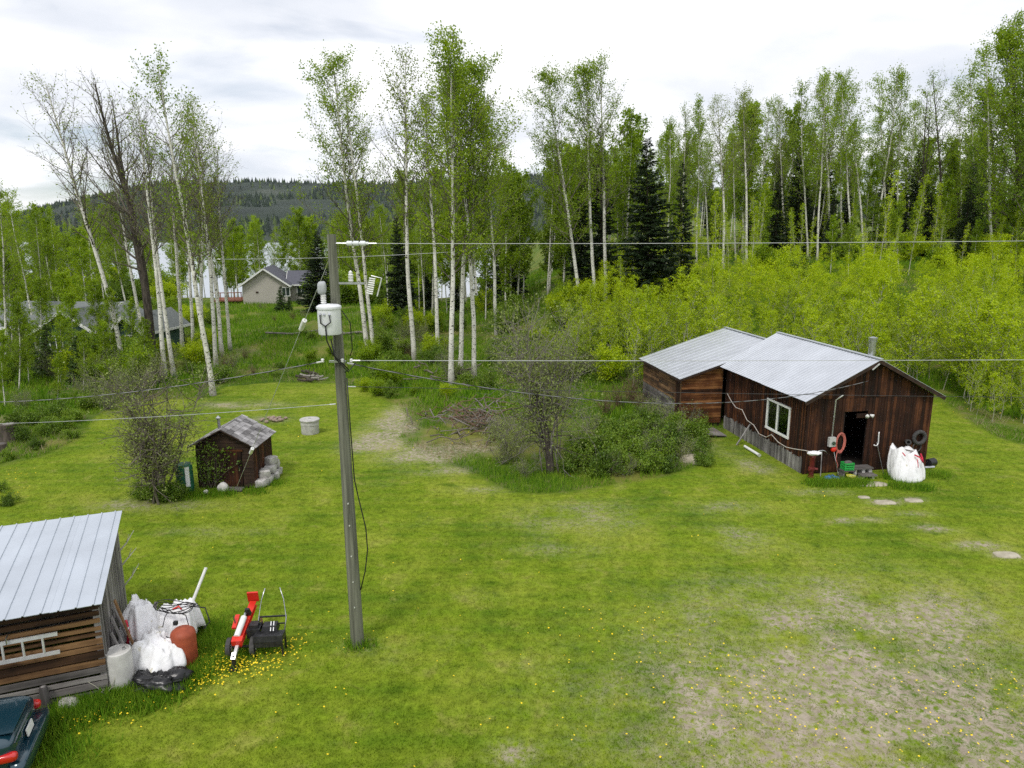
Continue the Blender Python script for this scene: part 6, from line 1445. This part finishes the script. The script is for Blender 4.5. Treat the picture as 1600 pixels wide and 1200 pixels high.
blades('lawn_grass', P, .050, .0075, M['blade'], .9, 'short mown grass of the lawn')
# longer grass round posts, walls, the strip's edge and in the wild ground
def near(n, pts_px, spread):
    out = []
    for (px, py) in pts_px:
        x, y = g0(px, py); out.append(np.stack([x+rng.normal(size=n)*spread, y+rng.normal(size=n)*spread*.8], 1))
    return np.concatenate(out)
edge = scatter(260000, 22, 46, power=1.2); edge = edge[keep_off(edge)]; sde = lawn_sd(edge[:, 0], edge[:, 1]); dme = dirt_mask(edge[:, 0], edge[:, 1])
edge = edge[(sde < -.05) & (sde > -2.6) & (rng.random(len(edge)) > dme*1.1) & (fbm(edge[:, 0], edge[:, 1], .7, 3) > .40)]
feet = [near(350, [(559, 1010)], .16), near(500, [(px, 757) for px in range(1275, 1350, 12)]+[(1405, 762), (1440, 765), (1470, 745), (1395, 748)], .22), near(600, [(110+i*14, 1115-i*4) for i in range(9)], .30), near(700, [(235+i*14, 1092-i*9) for i in range(7)]+[(310, 1000), (330, 1005), (318, 985), (345, 1010)], .28),
        near(420, [(375, 1020), (395, 1015), (360, 1010), (90, 1150), (100, 1180), (85, 1125)], .28), near(300, [(330, 772), (350, 772), (400, 768), (430, 755), (300, 776)], .25)]
feet = np.concatenate(feet); feet = feet[keep_off(feet)]
blades('tall_grass', np.concatenate([edge, feet]), .24, .011, M['tall'], .55, 'long green grass at walls, posts and the wild strip')
wildp = scatter(200000, 34, 95, power=1.1); wildp = wildp[keep_off(wildp)]; sdw = lawn_sd(wildp[:, 0], wildp[:, 1]); wildp = wildp[(sdw < -1.5) & (fbm(wildp[:, 0], wildp[:, 1], .35, 3) > .38)]
blades('wild_grass', wildp, .40, .035, M['tall'], .5, 'rough green grass in the wild ground below the trees')
dry = np.concatenate([scatter(130000, 26, 95, power=1.2)]); dry = dry[keep_off(dry)]; sdd = lawn_sd(dry[:, 0], dry[:, 1])
dry = dry[(sdd < -.1) & ((fbm(dry[:, 0]+40, dry[:, 1], .45, 3) > .54) | (dirt_mask(dry[:, 0], dry[:, 1]) > .35))]
tufts = scatter(60000, 9.5, 20); tufts = tufts[(dirt_mask(tufts[:, 0], tufts[:, 1]) > .28) & (fbm(tufts[:, 0], tufts[:, 1], 3.2, 3) > .52) & keep_off(tufts)]
blades('worn_turf', tufts, .045, .009, mk_blade('worn_turf', False, (.16, .20, .03), (.34, .34, .10)), 1.2, 'olive worn turf tufts on the bare patch')
blades('dry_grass', dry, .22, .013, M['drygrass'], 1.3, 'flattened dry straw-coloured grass in the wild strip')
def dandelions():
    c = []
    for (px, py, n, s) in ((345, 1030, 170, .36), (325, 1050, 120, .33), (300, 1065, 70, .3), (365, 1045, 90, .35), (400, 1045, 50, .3), (430, 1030, 45, .32), (455, 1005, 30, .3), (455, 1020, 25, .3), (270, 1085, 25, .3), (205, 1100, 22, .35), (130, 1130, 26, .22), (140, 1145, 10, .3), (175, 1115, 10, .3), (10, 745, 40, .6), (5, 775, 30, .5), (560, 1006, 8, .25),
                           (960, 1000, 26, 1.2), (1010, 990, 16, .9), (1180, 1080, 46, .8), (1210, 1120, 30, .8), (1540, 1060, 30, .8), (1580, 1150, 22, .7), (1500, 1180, 20, .7), (1330, 1100, 30, 1.6), (1380, 1020, 20, 1.4), (880, 1120, 12, .8), (1500, 640, 20, 1.5), (1470, 590, 30, 2), (1500, 575, 40, 2.5), (1590, 640, 20, 2), (700, 1050, 16, 2.5), (500, 1130, 14, 1.4), (640, 900, 14, 2.5)):
        x, y = g0(px, py) if py > 660 else ground_hit(px, py); c.append(np.stack([x+rng.normal(size=n)*s, y+rng.normal(size=n)*s*.8], 1))
    bg = scatter(380, 10, 34, power=1.2); c.append(bg[fbm(bg[:, 0], bg[:, 1], .3, 3) > .52])
    P = np.concatenate(c); P = P[keep_off(P)]; n = len(P); z = terrain(P[:, 0], P[:, 1])+rng.uniform(.05, .13, n); r_ = rng.uniform(.012, .022, n)*np.where(P[:, 1] > 28, 1.5, 1.0)
    th = np.arange(6)*math.pi/3; tl = rng.normal(size=(n, 2))*.25; V = np.zeros((n, 7, 3)); V[:, 6] = np.stack([P[:, 0], P[:, 1], z+r_*.5], 1)
    for k in range(6):
        ox, oy = np.cos(th[k])*r_, np.sin(th[k])*r_; V[:, k] = np.stack([P[:, 0]+ox, P[:, 1]+oy, z+ox*tl[:, 0]+oy*tl[:, 1]], 1)
    b = np.arange(n)[:, None]*7
    tag(obj('dandelion_flowers', mesh_np('dandelion_flowers', V.reshape(-1, 3), [np.concatenate([b+np.array([[k, (k+1) % 6, 6]]) for k in range(6)])], M['dandelion'])), 'yellow dandelion heads scattered over the lawn', 'flowers', kind='stuff')
dandelions()

# ------------------------------------------------------------------ air
HAZE = 0.00002
if HAZE:
    t = NT('haze_air'); v_ = t.node('ShaderNodeVolumePrincipled'.replace('ShaderNode', '')); v_.inputs['Color'].default_value = (.80, .88, 1.0, 1); v_.inputs['Density'].default_value = HAZE; v_.inputs['Anisotropy'].default_value = .2
    t.l.new(v_.outputs[0], t.out.inputs['Volume'])
    mb = MB(); mb.box((0, 1150, 94.5), (7600, 2700, 251)); hz = mb.build('haze', t.mat); tag(hz, 'thin bluish air over the lake and ridge', 'haze', kind='stuff')
